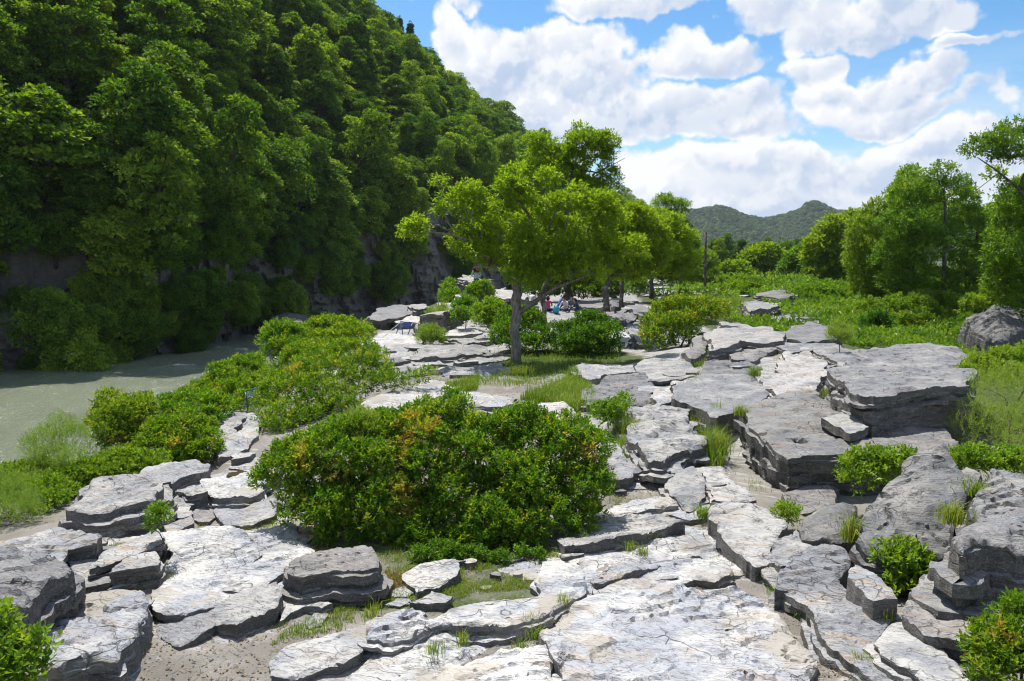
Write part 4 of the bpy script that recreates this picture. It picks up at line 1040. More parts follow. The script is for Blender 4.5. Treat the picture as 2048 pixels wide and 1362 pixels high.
def lobes_from_outline(poly, D, n, rpx, rg, depth=0.8, cap=1e9, clamp_ground=True):
    """lobes of a crown or bush whose outline in the photo is poly (pixels); D: distance, or (at bottom, at top)"""
    poly = np.asarray(poly, float)
    lo, hi = poly.min(0), poly.max(0)
    out, pts = [], []
    for tries in range(n * 60):
        if len(out) >= n: break
        q = rg.uniform(lo, hi)[None]
        if not in_poly(poly, q)[0]: continue
        e = edge_dist(poly, q)[0]
        r = min(rpx[1], max(rpx[0], e)) * rg.uniform(.8, 1.05)
        if e < r * .72: continue
        if any(math.hypot(q[0, 0] - p[0], q[0, 1] - p[1]) < .62 * min(r, p[2]) * (0.6 + 0.8 * (tries < n * 30)) for p in pts): continue
        pts.append((q[0, 0], q[0, 1], r))
        if np.ndim(D):
            t = (hi[1] - q[0, 1]) / (hi[1] - lo[1] + 1e-9)
            d0 = D[0] + (D[1] - D[0]) * t
        else:
            d0 = D
        dd = rg.uniform(-1, 1) * min(e, cap) * d0 / FPX * depth
        c = UD(q[0, 0], q[0, 1], d0 + dd)
        rw = r * d0 / FPX
        if clamp_ground:
            gz = float(ground_z(c[0], c[1], False))
            c[2] = max(c[2], gz + rw * .45)
        out.append((c[0], c[1], c[2], rw))
    return np.array(out)

def stems_to(lobes, base, rg, r0, thin=.012, k=5, split=None):
    """branch network from the trunk polyline `base` (n,3) to every lobe; returns an MB of tubes"""
    nodes = [tuple(p) for p in base]
    par = [-1] + list(range(len(base) - 1))
    order = np.argsort([min(np.linalg.norm(np.asarray(b) - l[:3]) for b in base) for l in lobes])
    leaf = []
    lo = max(1, len(base) // 3)
    for i in order:
        t = lobes[i, :3] - np.array((0, 0, lobes[i, 3] * .3))
        best, bj = 1e9, 0
        for j in range(lo if len(base) > 2 else 0, len(nodes)):
            p = np.asarray(nodes[j])
            d = np.linalg.norm(p - t)
            up = t[2] - p[2]
            cost = d + max(0, -up) * 1.5 + max(0, .25 * d - up) * .4
            if cost < best: best, bj = cost, j
        p = np.asarray(nodes[bj])
        m = p * .5 + t * .5 + rg.normal(size=3) * np.linalg.norm(t - p) * .07 + np.array((0, 0, .05 * np.linalg.norm(t - p)))
        nodes.append(tuple(m)); par.append(bj)
        nodes.append(tuple(t)); par.append(len(nodes) - 2)
    w = np.ones(len(nodes))
    for j in range(len(nodes) - 1, 0, -1):
        w[par[j]] += w[j] if False else 0
    cnt = np.zeros(len(nodes)); 
    for j in range(len(nodes) - 1, -1, -1):
        cnt[j] += 1
        if par[j] >= 0: cnt[par[j]] += cnt[j]
    rad = np.maximum(thin, r0 * (cnt / cnt[0]) ** .5)
    mb = MB()
    nb = len(base)
    tr = np.array(nodes[:nb]); trr = rad[:nb].copy()
    trr[0] = trr[0] * 1.25
    mb2 = MB()
    mb2.tube(tr, trr, k=10)
    for j in range(nb, len(nodes)):
        a, b = np.asarray(nodes[par[j]]), np.asarray(nodes[j])
        ra = min(rad[par[j]], rad[j] * 1.35)
        L = np.linalg.norm(b - a)
        mid = (a + b) / 2 + rg.normal(size=3) * L * .06
        mb.tube([a, mid, b], [ra, (ra + rad[j]) / 2, rad[j]], k=k, cap=False)
    return mb2, mb

def foliage_mesh(name, P, d, n, L, W, tint, mat, origin, cup=.12):
    v, q = leaf_quads(P, d, n, L, W, cup)
    return mesh_np(name, v - origin, q, [M[mat]], smooth_shade=False, attrs={'tint': np.repeat(np.clip(tint, 0, 1), 4)})

def plant(name, label, cat, poly, D, nl, rpx, ns, mat, seed, k=8, stem=.12, L=.055, W=.024, flat=.85, group=None, tint=(.4, .16), orange=0.0, spread=.9, gap=.2, depth=.8, cap=1e9, barkm='bark_dark', inner=.25, base=None, r0=.05, upaxis=.5):
    """a shrub: foliage over stems, standing on the ground"""
    rg = np.random.default_rng(seed)
    lob = lobes_from_outline(poly, D, nl, rpx, rg, depth, cap)
    P, d = shell_points(lob, ns, rg, flat, inner, gap, seed * 1.3, cull=.6)
    r0 = min(r0, .35 * lob[:, 3].mean() * .25)
    A = unit(d * .7 + np.array((0, 0, upaxis)) + rg.normal(size=d.shape) * .35)
    gz = ground_z(P[:, 0], P[:, 1], False)
    ok = P[:, 2] > gz + .02
    P, A = P[ok], A[ok]
    pp, dd, nn, LL, WW = sprigs(P, A, rg, k, stem, L, W, spread)
    tn = rg.normal(tint[0], tint[1], len(P)) + 0.12 * noise3(P[:, 0] * 2, P[:, 1] * 2, P[:, 2] * 2)
    tn = np.clip(tn, 0, .78)
    if orange:
        m = noise3(P[:, 0] * 1.1 + 3.3, P[:, 1] * 1.1, P[:, 2] * 1.1) + 0.55 * noise3(P[:, 0] * 3.1, P[:, 1] * 3.1 + 8, P[:, 2] * 3.1)
        px, _, _ = project(P)
        m = m + 0.25 * smooth(px, 1050, 700) - .1
        sel = (m > np.quantile(m, 1 - orange)) & (rg.uniform(size=len(P)) < .8)
        tn = np.where(sel, rg.uniform(.80, 1.0, len(P)), tn)
    tt = np.repeat(tn, k) + rg.normal(0, .06, len(pp))
    c = lob[:, :2].mean(0)
    gz0 = float(ground_z(c[0], c[1], False))
    org = np.array((c[0], c[1], gz0)) if base is None else np.asarray(base, float)
    root = link(name, None, label=label, cat=cat, group=group, loc=org, kind='thing')
    link('foliage', foliage_mesh('foliage', pp, dd, nn, LL, WW, tt, mat, org), root)
    top = lob[np.argmax(lob[:, 2]), :3]
    b0 = np.array([org + (0, 0, -.1), org * .7 + top * .3 + rg.normal(size=3) * .03, org * .45 + top * .55])
    tr, br = stems_to(lob, b0, rg, r0, thin=max(.006, r0 * .2), k=4)
    for a in br.q: pass
    for v_, q_ in [(np.vstack(br.v), np.vstack(br.q))]:
        tr.add(v_, q_)
    me = tr.mesh('stem', [M[barkm]])
    o = link('stem', me, root)
    o.matrix_parent_inverse = __import__('mathutils').Matrix.Translation(-Vector(org))
    return root

def tree(name, label, trunk, crowns, mat, seed, ns, L=.11, W=.05, k=6, stem=.22, flat=.6, group=None, r0=.2, tint=(.5, .2), barkm='bark', gap=.22, limbs=(), cat='tree', spread=1.0, thin=.014):
    """trunk: (px, py, D) points from the foot up; crowns: (outline, D, lobes, lobe radius px, depth)"""
    rg = np.random.default_rng(seed)
    base = np.array([UD(*t) for t in trunk])
    org = base[0].copy()
    lob = np.vstack([lobes_from_outline(c[0], c[1], c[2], c[3], rg, c[4], clamp_ground=False) for c in crowns])
    P, d = shell_points(lob, ns, rg, flat, .2, gap, seed * 1.7, low=-.7)
    A = unit(d * .8 + np.array((0, 0, .15)) + rg.normal(size=d.shape) * .35)
    pp, dd, nn, LL, WW = sprigs(P, A, rg, k, stem, L, W, spread, .8)
    hz = (P[:, 2] - lob[:, 2].min()) / (np.ptp(lob[:, 2]) + 1e-6)
    tn = rg.normal(tint[0], tint[1], len(P)) + 0.2 * noise3(P[:, 0] * 1.2, P[:, 1] * 1.2, P[:, 2] * 1.2)
    tt = np.repeat(tn, k) + rg.normal(0, .07, len(pp))
    root = link(name, None, label=label, cat=cat, group=group, loc=org, kind='thing')
    link('crown', foliage_mesh('crown', pp, dd, nn, LL, WW, tt, mat, org), root)
    base[0, 2] -= .25
    # extra bends make the trunk irregular
    tt_ = np.linspace(0, len(base) - 1, len(base) * 3 - 2)
    bz = np.stack([np.interp(tt_, np.arange(len(base)), base[:, i]) for i in range(3)], -1)
    bz[1:-1] += rg.normal(size=(len(bz) - 2, 3)) * r0 * np.array((.22, .22, 0))
    tr, br = stems_to(lob, bz, rg, r0, thin=thin, k=5)
    Mx = __import__('mathutils').Matrix.Translation(-Vector(org))
    o = link('trunk', tr.mesh('trunk', [M[barkm]]), root); o.matrix_parent_inverse = Mx
    for lm in limbs:
        br.tube([UD(*t[:3]) for t in lm], [t[3] for t in lm], k=7)
    o = link('branches', br.mesh('branches', [M[barkm]]), root); o.matrix_parent_inverse = Mx
    return root

# ------------------------------------------------------------------ trees of the hillside
def tree_template(seed, H, Rc, nl, nleaf, L, conifer=False):
    rg = np.random.default_rng(seed)
    lob = []
    for _ in range(nl):
        t = rg.uniform(0, 1)
        zz = H * (.12 + .83 * t)
        rad = Rc * (math.sin(math.pi * min(1, .18 + .8 * t)) ** .7 if not conifer else (1.05 - t) * 1.0)
        a = rg.uniform(0, 2 * math.pi)
        q = rad * math.sqrt(rg.uniform(.1, 1.25)) * .8
        lob.append((q * math.cos(a), q * math.sin(a), zz + rg.normal() * .05 * H, Rc * rg.uniform(.12, .32) * (1 if not conifer else .8)))
    lob = np.array(lob)
    P, d = shell_points(lob, nleaf, rg, .5 if not conifer else .4, .1, .36, seed * 2.1, low=-.4)
    dd = unit(d * .8 + np.array((0, 0, -.1)) + rg.normal(size=d.shape) * .6)
    nn = unit(d * .7 + np.array((0, 0, .9)) + rg.normal(size=d.shape) * .5)
    LL = L * rg.uniform(.6, 1.3, len(P))
    cl = noise3(P[:, 0] * .8, P[:, 1] * .8, P[:, 2] * .8)
    tt = np.clip(.45 + .5 * cl + rg.normal(0, .2, len(P)), 0, 1)
    v, q = leaf_quads(P, dd, nn, LL, LL * .62)
    mat = M['leaf_hill'] if not conifer else M['leaf_far']
    crown = mesh_np('crown', v, q, [mat], smooth_shade=False, attrs={'tint': np.repeat(tt, 4)})
    mb = MB()
    mb.tube([(0, 0, -1.0), (rg.normal() * .1, rg.normal() * .1, H * .3), (rg.normal() * .2, rg.normal() * .2, H * .62), (0, 0, H * .9)], [Rc * .06, Rc * .05, Rc * .035, .02], k=6)
    for l in lob[::3]:
        mb.tube([(0, 0, max(.4, l[2] - Rc * .5)), (l[0] * .5, l[1] * .5, l[2] - Rc * .15), tuple(l[:3])], [Rc * .022, Rc * .016, .015], k=4, cap=False)
    return crown, mb.mesh('trunk', [M['bark_dark']])
TT = [tree_template(300 + i, h, r, nl, 12000, l) for i, (h, r, nl, l) in enumerate(((8, 3.2, 90, .29), (9.5, 3.0, 96, .30), (7, 3.4, 84, .28), (10, 3.6, 104, .32), (6.5, 2.6, 72, .27), (8.5, 2.8, 90, .33)))]
TC = [tree_template(330 + i, h, r, 150, 12000, .34, True) for i, (h, r) in enumerate(((12, 2.6), (10, 2.3)))]
rg = np.random.default_rng(91)
cand = []
placed = []
for u0, u1, cell in ((2.2, 3.7, 3.01), (1.6, 8.6, 3.0), (8.6, 13, 5.5)):
    nn_ = {3.01: 1300, 3.0: 6500}.get(cell, 3000)
    u = rg.uniform(u0, u1, nn_)
    s = np.where(rg.uniform(size=nn_) < .36, rg.uniform(-.9, .05, nn_), rg.uniform(-.05, 1.02, nn_))
    if cell == 3.01: s = rg.uniform(-.95, .06, nn_)
    p = hill_point(u, s)
    for i in range(nn_):
        # bare rock shows where the cliff is steep
        if s[i] < -.02:
            bare = noise3(u[i] * 2.6 + 4, s[i] * 1.2, 0.5)
            lim = -.9 if u[i] < 3.6 else (.02 if u[i] < 5.2 else (-.08 if u[i] < 6.3 else .18))
            if bare < lim: continue
        elif s[i] < .03 and 6.6 < u[i] < 8.0:
            continue
        q = p[i]
        ok = True
        for (x, y, z_) in placed:
            if abs(x - q[0]) < cell and abs(y - q[1]) < cell and (x - q[0]) ** 2 + (y - q[1]) ** 2 + (z_ - q[2]) ** 2 < (cell * (.62 if s[i] < .05 else 1)) ** 2:
                ok = False; break
        if not ok: continue
        px, py, dep = project(q + np.array((0, 0, 3)))
        if dep[0] < 5 or px[0] < -260 or px[0] > 1420 or py[0] > 760 or py[0] < -420: continue
        placed.append(tuple(q))
        inview = -60 < px[0] < 2100 and -60 < py[0] < 760
        cand.append((q, u[i], s[i], dep[0] if inview else dep[0] * 3 + 500, cell))
cand.sort(key=lambda c: c[3])
NEAR = cand[:292]
REST = cand[292:]
HL = {0: ('tree with dense dark green crown on the slope across the river', 'dark trees of the hillside'),
      1: ('tree with lighter yellow green crown on the slope across the river', 'light trees of the hillside'),
      2: ('tree hanging over the cliff just above the river', 'trees overhanging the river')}
for c in NEAR:
    q, u, s = c[0], c[1], c[2]
    i = rg.integers(len(TT))
    sc = (rg.uniform(.45, 1.1)) * (.56 if s < 0 else 1.0)
    kind = 2 if s < .04 else int(rg.uniform() < .45)
    root = link('hillside_tree', None, label=HL[kind][0], cat='tree', group=HL[kind][1], kind='thing', loc=(q[0], q[1], q[2] - .3))
    out_ = Vector((.86, -.5, 0))
    ax = Vector((0, 0, 1)).cross(out_)
    lean = .9 if s < -.05 else (.42 if s < .1 else .1)
    from mathutils import Quaternion
    root.rotation_mode = 'QUATERNION'
    root.rotation_quaternion = Quaternion(ax, lean + rg.normal() * .1) @ Quaternion((0, 0, 1), rg.uniform(0, 6.28))
    if s < -.05: root_flat = .85
    else: root_flat = 1.0
    root.scale = (sc * rg.uniform(.8, 1.3), sc * rg.uniform(.8, 1.3), sc * rg.uniform(.75, 1.2) * root_flat)
    link('crown', TT[i][0], root)
    link('trunk', TT[i][1], root)

def instancer(name, label, pts, rots, scales, which, sources, kind='stuff'):
    """trees too many and too far to count: one object of instanced crowns"""
    ng = bpy.data.node_groups.new(name, 'GeometryNodeTree')
    ng.interface.new_socket('Geometry', in_out='INPUT', socket_type='NodeSocketGeometry')
    ng.interface.new_socket('Geometry', in_out='OUTPUT', socket_type='NodeSocketGeometry')
    N = ng.nodes
    gi = N.new('NodeGroupInput'); go = N.new('NodeGroupOutput'); join = N.new('GeometryNodeJoinGeometry')
    ar = N.new('GeometryNodeInputNamedAttribute'); ar.data_type = 'FLOAT_VECTOR'; ar.inputs[0].default_value = 'rot'
    asx = N.new('GeometryNodeInputNamedAttribute'); asx.data_type = 'FLOAT_VECTOR'; asx.inputs[0].default_value = 'scl'
    aw = N.new('GeometryNodeInputNamedAttribute'); aw.data_type = 'INT'; aw.inputs[0].default_value = 'which'
    e2r = N.new('FunctionNodeEulerToRotation'); ng.links.new(ar.outputs[0], e2r.inputs[0])
    for i, src in enumerate(sources):
        oi = N.new('GeometryNodeObjectInfo'); oi.inputs[0].default_value = src
        cmp_ = N.new('FunctionNodeCompare'); cmp_.data_type = 'INT'; cmp_.operation = 'EQUAL'
        ng.links.new(aw.outputs[0], cmp_.inputs[2]); cmp_.inputs[3].default_value = i
        ip = N.new('GeometryNodeInstanceOnPoints')
        ng.links.new(gi.outputs[0], ip.inputs['Points']); ng.links.new(cmp_.outputs[0], ip.inputs['Selection'])
        ng.links.new(oi.outputs['Geometry'], ip.inputs['Instance']); ng.links.new(e2r.outputs[0], ip.inputs['Rotation']); ng.links.new(asx.outputs[0], ip.inputs['Scale'])
        ng.links.new(ip.outputs[0], join.inputs[0])
    ng.links.new(join.outputs[0], go.inputs[0])
    me = bpy.data.meshes.new(name)
    me.from_pydata([tuple(p) for p in pts], [], [])
    for nm, arr in (('rot', rots), ('scl', scales)):
        at = me.attributes.new(nm, 'FLOAT_VECTOR', 'POINT'); at.data.foreach_set('vector', np.asarray(arr, np.float32).ravel())
    at = me.attributes.new('which', 'INT', 'POINT'); at.data.foreach_set('value', np.asarray(which, np.int32))
    o = link(name, me, label=label, cat='forest', kind=kind)
    md = o.modifiers.new('trees', 'NODES'); md.node_group = ng
    return o
SRC = [bpy.data.objects.new('crown_source', t[0]) for t in TT + TC]
n = len(REST)
pts = [c[0] for c in REST]
far_ = np.array([c[1] > 8.6 for c in REST])
sc = rg.uniform(.75, 1.15, n) * np.where(far_, 1.5, 1.0)
sc = np.array([k * (.62 if c[2] < 0 else 1) for k, c in zip(sc, REST)])
wh = rg.integers(0, len(TT), n)
con = np.array([noise3(c[0][0] * .03, c[0][1] * .03, 2.0) + .5 * c[2] for c in REST])
wh = np.where((con > .8) & (rg.uniform(size=n) < .1), len(TT) + rg.integers(0, 2, n), wh)
instancer('hillside_forest', 'continuous forest on the upper and farther slope of the left hill', pts,
          np.stack([rg.normal(0, .06, n), rg.normal(0, .06, n), rg.uniform(0, 6.28, n)], -1), np.stack([sc, sc, sc * rg.uniform(.9, 1.1, n)], -1), wh, SRC)
# far range: small crowns
def blob_tree(seed):
    rg = np.random.default_rng(seed)
    d = unit(rg.normal(size=(150, 3))); d[:, 2] = np.abs(d[:, 2]) * .9 - .15
    P = d * np.array((4.4, 4.4, 5.0)) * rg.uniform(.75, 1.05, (150, 1)) + np.array((0, 0, 3.5))
    dd = unit(np.cross(d, rg.normal(size=d.shape))); nn = unit(d + rg.normal(size=d.shape) * .4)
    v, q = leaf_quads(P - dd * 1.3, dd, nn, rg.uniform(2.0, 3.2, 150), rg.uniform(1.6, 2.4, 150))
    return mesh_np('crown', v, q, [M['leaf_far']], smooth_shade=False, attrs={'tint': np.repeat(rg.uniform(.2, .8, 150), 4)})
FS = [bpy.data.objects.new('far_crown_source', blob_tree(400 + i)) for i in range(3)]
n = 6500
fxp, fyp = rg.uniform(180, 780, n), rg.uniform(1090, 1515, n)
bare = ((fxp - 505) / 16) ** 2 + ((fyp - 1235) / 40) ** 2 < 1
fxp, fyp = fxp[~bare], fyp[~bare]; n = len(fxp)
sc = rg.uniform(.7, 1.25, n)
instancer('far_forest', 'blue green forest covering the far hills at the valley end', np.stack([fxp, fyp, far_hill(fxp, fyp)], -1), np.stack([np.zeros(n), np.zeros(n), rg.uniform(0, 6.28, n)], -1), np.stack([sc, sc, sc], -1), rg.integers(0, 3, n), FS)
# ------------------------------------------------------------------ trees on the rocks
tree('leaning_tree', 'large bright green tree with a pale straight trunk beside the sandy clearing',
     [(1032, 718, 27), (1031, 660, 27), (1034, 600, 27), (1032, 555, 27), (1040, 500, 27.2), (1060, 440, 27.5)],
     [([(870, 400), (872, 345), (905, 365), (930, 315), (962, 340), (975, 385), (1005, 345), (1040, 325), (1060, 365), (1100, 330), (1150, 350), (1175, 385), (1215, 370), (1225, 410), (1262, 430), (1240, 470), (1280, 510), (1210, 520), (1130, 545), (1060, 560), (990, 548), (950, 522), (905, 512), (900, 470), (940, 440)], 27.3, 62, (9, 22), 1.2),
      ([(985, 505), (1060, 500), (1150, 490), (1215, 505), (1195, 555), (1120, 560), (1060, 578), (1000, 562)], 26.2, 16, (11, 20), 1.0),
      ([(792, 455), (850, 430), (856, 445), (845, 480), (815, 485)], 27.0, 4, (12, 18), .5),
      ([(865, 420), (890, 405), (900, 425), (880, 435)], 27, 2, (10, 14), .4),
      ([(900, 496), (985, 480), (990, 520), (930, 520)], 26.6, 6, (11, 20), .9),
      ([(1180, 500), (1290, 470), (1300, 520), (1200, 545)], 27.5, 8, (14, 24), .9)],
     'leaf_tree', 601, 8200, L=.14, W=.066, k=6, stem=.26, r0=.175, gap=.42, thin=.012, flat=.5,
     limbs=[[(1034, 628, 27, .11), (1075, 600, 26.8, .085), (1110, 575, 26.6, .07), (1150, 560, 26.5, .05), (1190, 545, 26.5, .03)],
            [(1075, 600, 26.8, .06), (1100, 560, 26.9, .05), (1120, 500, 27, .04), (1135, 440, 27, .025), (1140, 400, 27, .015)],
            [(960, 490, 27, .05), (905, 470, 27, .04), (870, 465, 27, .032), (845, 462, 27, .02), (820, 465, 27, .012)],
            [(935, 462, 27, .022), (905, 455, 27, .016), (888, 440, 27, .01)], [(880, 468, 27, .012), (892, 490, 27, .009), (900, 505, 27, .006)]])
tree('tall_tree', 'tallest tree of the middle clump with airy top branches and dark forked trunk',
     [(1092, 655, 34), (1087, 615, 34), (1087, 585, 34.1), (1102, 540, 34.3), (1120, 470, 34.5), (1140, 400, 34.5), (1145, 340, 34.6)],
     [([(1045, 290), (1050, 262), (1085, 268), (1110, 280), (1130, 290), (1140, 270), (1160, 250), (1200, 258), (1235, 275), (1238, 300), (1220, 320), (1240, 360), (1258, 390), (1240, 440), (1180, 450), (1100, 430), (1060, 380), (1040, 330)], 34.8, 40, (11, 25), .9)],
     'leaf_tree', 602, 5200, L=.14, W=.07, k=6, stem=.28, r0=.12, gap=.34, tint=(.42, .2), barkm='bark_dark', flat=.5,
     limbs=[[(1160, 340, 34.6, .05), (1195, 345, 34.6, .03), (1225, 330, 34.6, .018), (1250, 316, 34.6, .01)]])
tree('round_tree', 'low spreading tree behind the people with its limb bent to the right',
     [(1213, 612, 39), (1212, 575, 39), (1222, 555, 39), (1250, 535, 39.2), (1280, 510, 39.5)],
     [([(1180, 470), (1225, 420), (1275, 400), (1330, 440), (1345, 520), (1300, 562), (1210, 566), (1175, 530)], 39.5, 34, (13, 26), .9)],
     'leaf_tree', 603, 4800, L=.15, W=.075, k=6, stem=.28, r0=.15, tint=(.45, .2), barkm='bark_dark')
tree('slender_tree', 'slender dark stemmed tree leaning right beside the bent limbed tree',
     [(1243, 605, 42), (1243, 570, 42), (1250, 545, 42), (1275, 525, 42.3), (1300, 500, 42.6)],
     [([(1250, 500), (1270, 450), (1310, 415), (1365, 430), (1398, 490), (1390, 540), (1350, 555), (1270, 550)], 43, 28, (13, 26), .9)],
     'leaf_tree', 604, 4200, L=.16, W=.08, k=6, stem=.3, r0=.11, tint=(.65, .2), barkm='bark_dark')
tree('added_shade_tree', 'dark tree added to shade the group of seated people',  # extra tree behind the other crowns, added to cast shade on the people
     [(1138, 612, 51.5), (1137, 590, 51.5), (1132, 550, 51.5), (1125, 500, 51.5)],
     [([(985, 510), (1040, 465), (1110, 440), (1190, 460), (1240, 520), (1200, 572), (1120, 580), (1050, 572), (1000, 550)], 51, 40, (16, 30), 1.5)],
     'leaf_mid', 605, 5200, L=.17, W=.085, k=6, stem=.3, r0=.26, tint=(.45, .2), barkm='bark_dark')
tree('twin_stem_tree', 'tree with a loose upright top behind the middle clump near the pole',
     [(1303, 590, 58), (1304, 550, 58), (1310, 500, 58.3), (1320, 450, 58.5)],
     [([(1290, 420), (1310, 388), (1340, 395), (1380, 405), (1390, 450), (1395, 500), (1396, 560), (1360, 575), (1300, 560), (1290, 500)], 59, 28, (12, 24), .9)],
     'leaf_mid', 606, 3800, L=.2, W=.1, k=6, stem=.36, r0=.16, tint=(.5, .2), barkm='bark_dark')
tree('bushy_tree', 'broad bushy tree just behind the wooden pole',
     [(1385, 590, 72), (1386, 570, 72), (1388, 540, 72)],
     [([(1350, 540), (1380, 500), (1420, 495), (1450, 530), (1445, 575), (1400, 592), (1355, 585)], 73, 14, (12, 22), .9)],
     'leaf_mid', 607, 2200, L=.24, W=.12, k=6, stem=.4, r0=.15, tint=(.6, .2), barkm='bark_dark')
# the row on the right
tree('upright_tree', 'tall upright tree with a dark trunk in front of the right hand row',
     [(1890, 658, 42), (1888, 600, 42), (1890, 520, 42), (1892, 450, 42), (1888, 380, 42)],
     [([(1790, 345), (1815, 320), (1840, 330), (1850, 360), (1870, 325), (1900, 330), (1930, 350), (1950, 400), (1990, 450), (2000, 540), (1960, 600), (1900, 610), (1810, 600), (1750, 570), (1740, 520), (1770, 470), (1740, 420), (1780, 390)], 42.5, 52, (16, 34), 1.0)],
     'leaf_mid', 610, 8200, L=.16, W=.08, k=6, stem=.3, r0=.16, gap=.24, tint=(.5, .2), barkm='bark_dark')
tree('forked_tree', 'dense tree left of the upright tree in the right hand row',
     [(1855, 645, 45), (1855, 590, 45), (1850, 530, 45.2), (1840, 470, 45.5)],
     [([(1700, 440), (1740, 400), (1800, 400), (1830, 450), (1850, 530), (1850, 620), (1760, 640), (1720, 600), (1690, 540)], 46, 30, (16, 34), 1.0)],
     'leaf_mid', 611, 5200, L=.17, W=.085, k=6, stem=.3, r0=.18, tint=(.45, .2), barkm='bark_dark')
tree('overhanging_tree', 'tree reaching into the picture from the right edge with open branches against the sky',
     [(2120, 690, 29), (2110, 600, 29), (2090, 480, 29), (2070, 390, 29)],
     [([(1930, 300), (1945, 275), (1990, 255), (2040, 240), (2120, 250), (2180, 330), (2120, 350), (2060, 320), (2000, 325), (1950, 320)], 29.3, 26, (13, 25), .8),
      ([(1990, 380), (2040, 350), (2120, 360), (2180, 480), (2160, 640), (2060, 650), (1990, 600), (1970, 520), (1985, 450)], 29.5, 34, (20, 40), 1.0)],
     'leaf_mid', 612, 8600, L=.13, W=.065, k=6, stem=.26, r0=.17, gap=.26, tint=(.4, .2), barkm='bark_dark',
     limbs=[[(2090, 480, 29, .07), (2080, 430, 29, .06), (2030, 370, 29, .045), (1985, 335, 29, .03), (1955, 315, 29, .015)]])
RT = [([(1605, 510), (1640, 440), (1690, 415), (1735, 425), (1750, 500), (1740, 590), (1660, 600), (1620, 560)], 75, 'tree with a rounded top at the left end of the right hand row', 24),
      ([(1560, 540), (1600, 490), (1650, 480), (1680, 530), (1670, 600), (1590, 605)], 95, 'smaller dark tree below the end of the right hand row', 16),
      ([(1690, 480), (1720, 430), (1790, 420), (1820, 500), (1800, 600), (1720, 610)], 62, 'bushy tree behind the left part of the right hand row', 24),
      ([(1900, 400), (1950, 340), (2048, 330), (2130, 440), (2100, 620), (1950, 630), (1900, 540)], 55, 'wide dark tree behind the upright tree', 28),
      ([(1770, 450), (1780, 380), (1815, 335), (1850, 350), (1880, 400), (1870, 480), (1800, 500)], 49, 'loose topped tree rising behind the upright tree', 18),
      ([(1720, 580), (1800, 540), (1860, 570), (1880, 630), (1800, 655), (1730, 640)], 47, 'low leafy tree beneath the right hand row', 14),
      ([(1930, 560), (2000, 540), (2100, 560), (2100, 660), (1990, 665), (1930, 640)], 36, 'low dark tree beside the pointed boulder', 14),
      ([(1480, 530), (1500, 495), (1530, 487), (1560, 500), (1580, 535), (1560, 565), (1500, 568)], 105, 'round light green tree in the middle of the valley', 16),
      ([(1430, 545), (1460, 520), (1490, 530), (1500, 570), (1450, 585)], 95, 'small tree between the pole and the round valley tree', 9),
      ([(1570, 545), (1600, 525), (1640, 540), (1640, 580), (1580, 585)], 120, 'small dark tree right of the round valley tree', 9)]
for i, (poly, D, lab, nl) in enumerate(RT):
    x = sum(p[0] for p in poly) / len(poly); yb = max(p[1] for p in poly); yt = min(p[1] for p in poly)
    g0 = UD(x, yb, D); gz = float(ground_z(g0[0], g0[1], False))
    foot = project(np.array((g0[0], D, gz)))
    tree('broadleaf_tree', lab, [(x, max(yb, foot[1][0]), D), (x + 2, yb * .7 + yt * .3, D), (x, yb * .45 + yt * .55, D)],
         [(poly, D, nl, (13, 30), 1.0)], 'leaf_mid', 620 + i, 150 * nl, L=.0053 * D, W=.0026 * D, k=6, stem=.007 * D, r0=.16, tint=(.5 if 'dark' in lab else .66, .2), barkm='bark_dark')

vg = np.random.default_rng(77)
VT = []
for t in range(400):
    D = vg.uniform(85, 300); px = vg.uniform(1330, 1800)
    p = UD(px, 540, D); gz = float(ground_z(p[0], p[1], False))
    if any((p[0] - a) ** 2 + (p[1] - b) ** 2 < (5.5 + .012 * D) ** 2 for a, b in VT): continue
    if D < 150 and (1400 < px < 1660): continue
    if p[0] < np.interp(p[1], BANK[:, 0], BANK[:, 1]) + 3: continue
    VT.append((p[0], p[1]))
    if len(VT) > 70: break
    i = vg.integers(len(TT)); sc = vg.uniform(.5, .85) * (1 + D / 1200)
    root = link('valley_tree', None, label='tree of the wooded valley floor beyond the wooden pole', cat='tree', group='trees of the valley floor', kind='thing', loc=(p[0], p[1], gz - .2))
    root.rotation_euler = (0, 0, vg.uniform(0, 6.28)); root.scale = (sc, sc, sc * vg.uniform(.85, 1.1))
    link('crown', TT[i][0], root); link('trunk', TT[i][1], root)
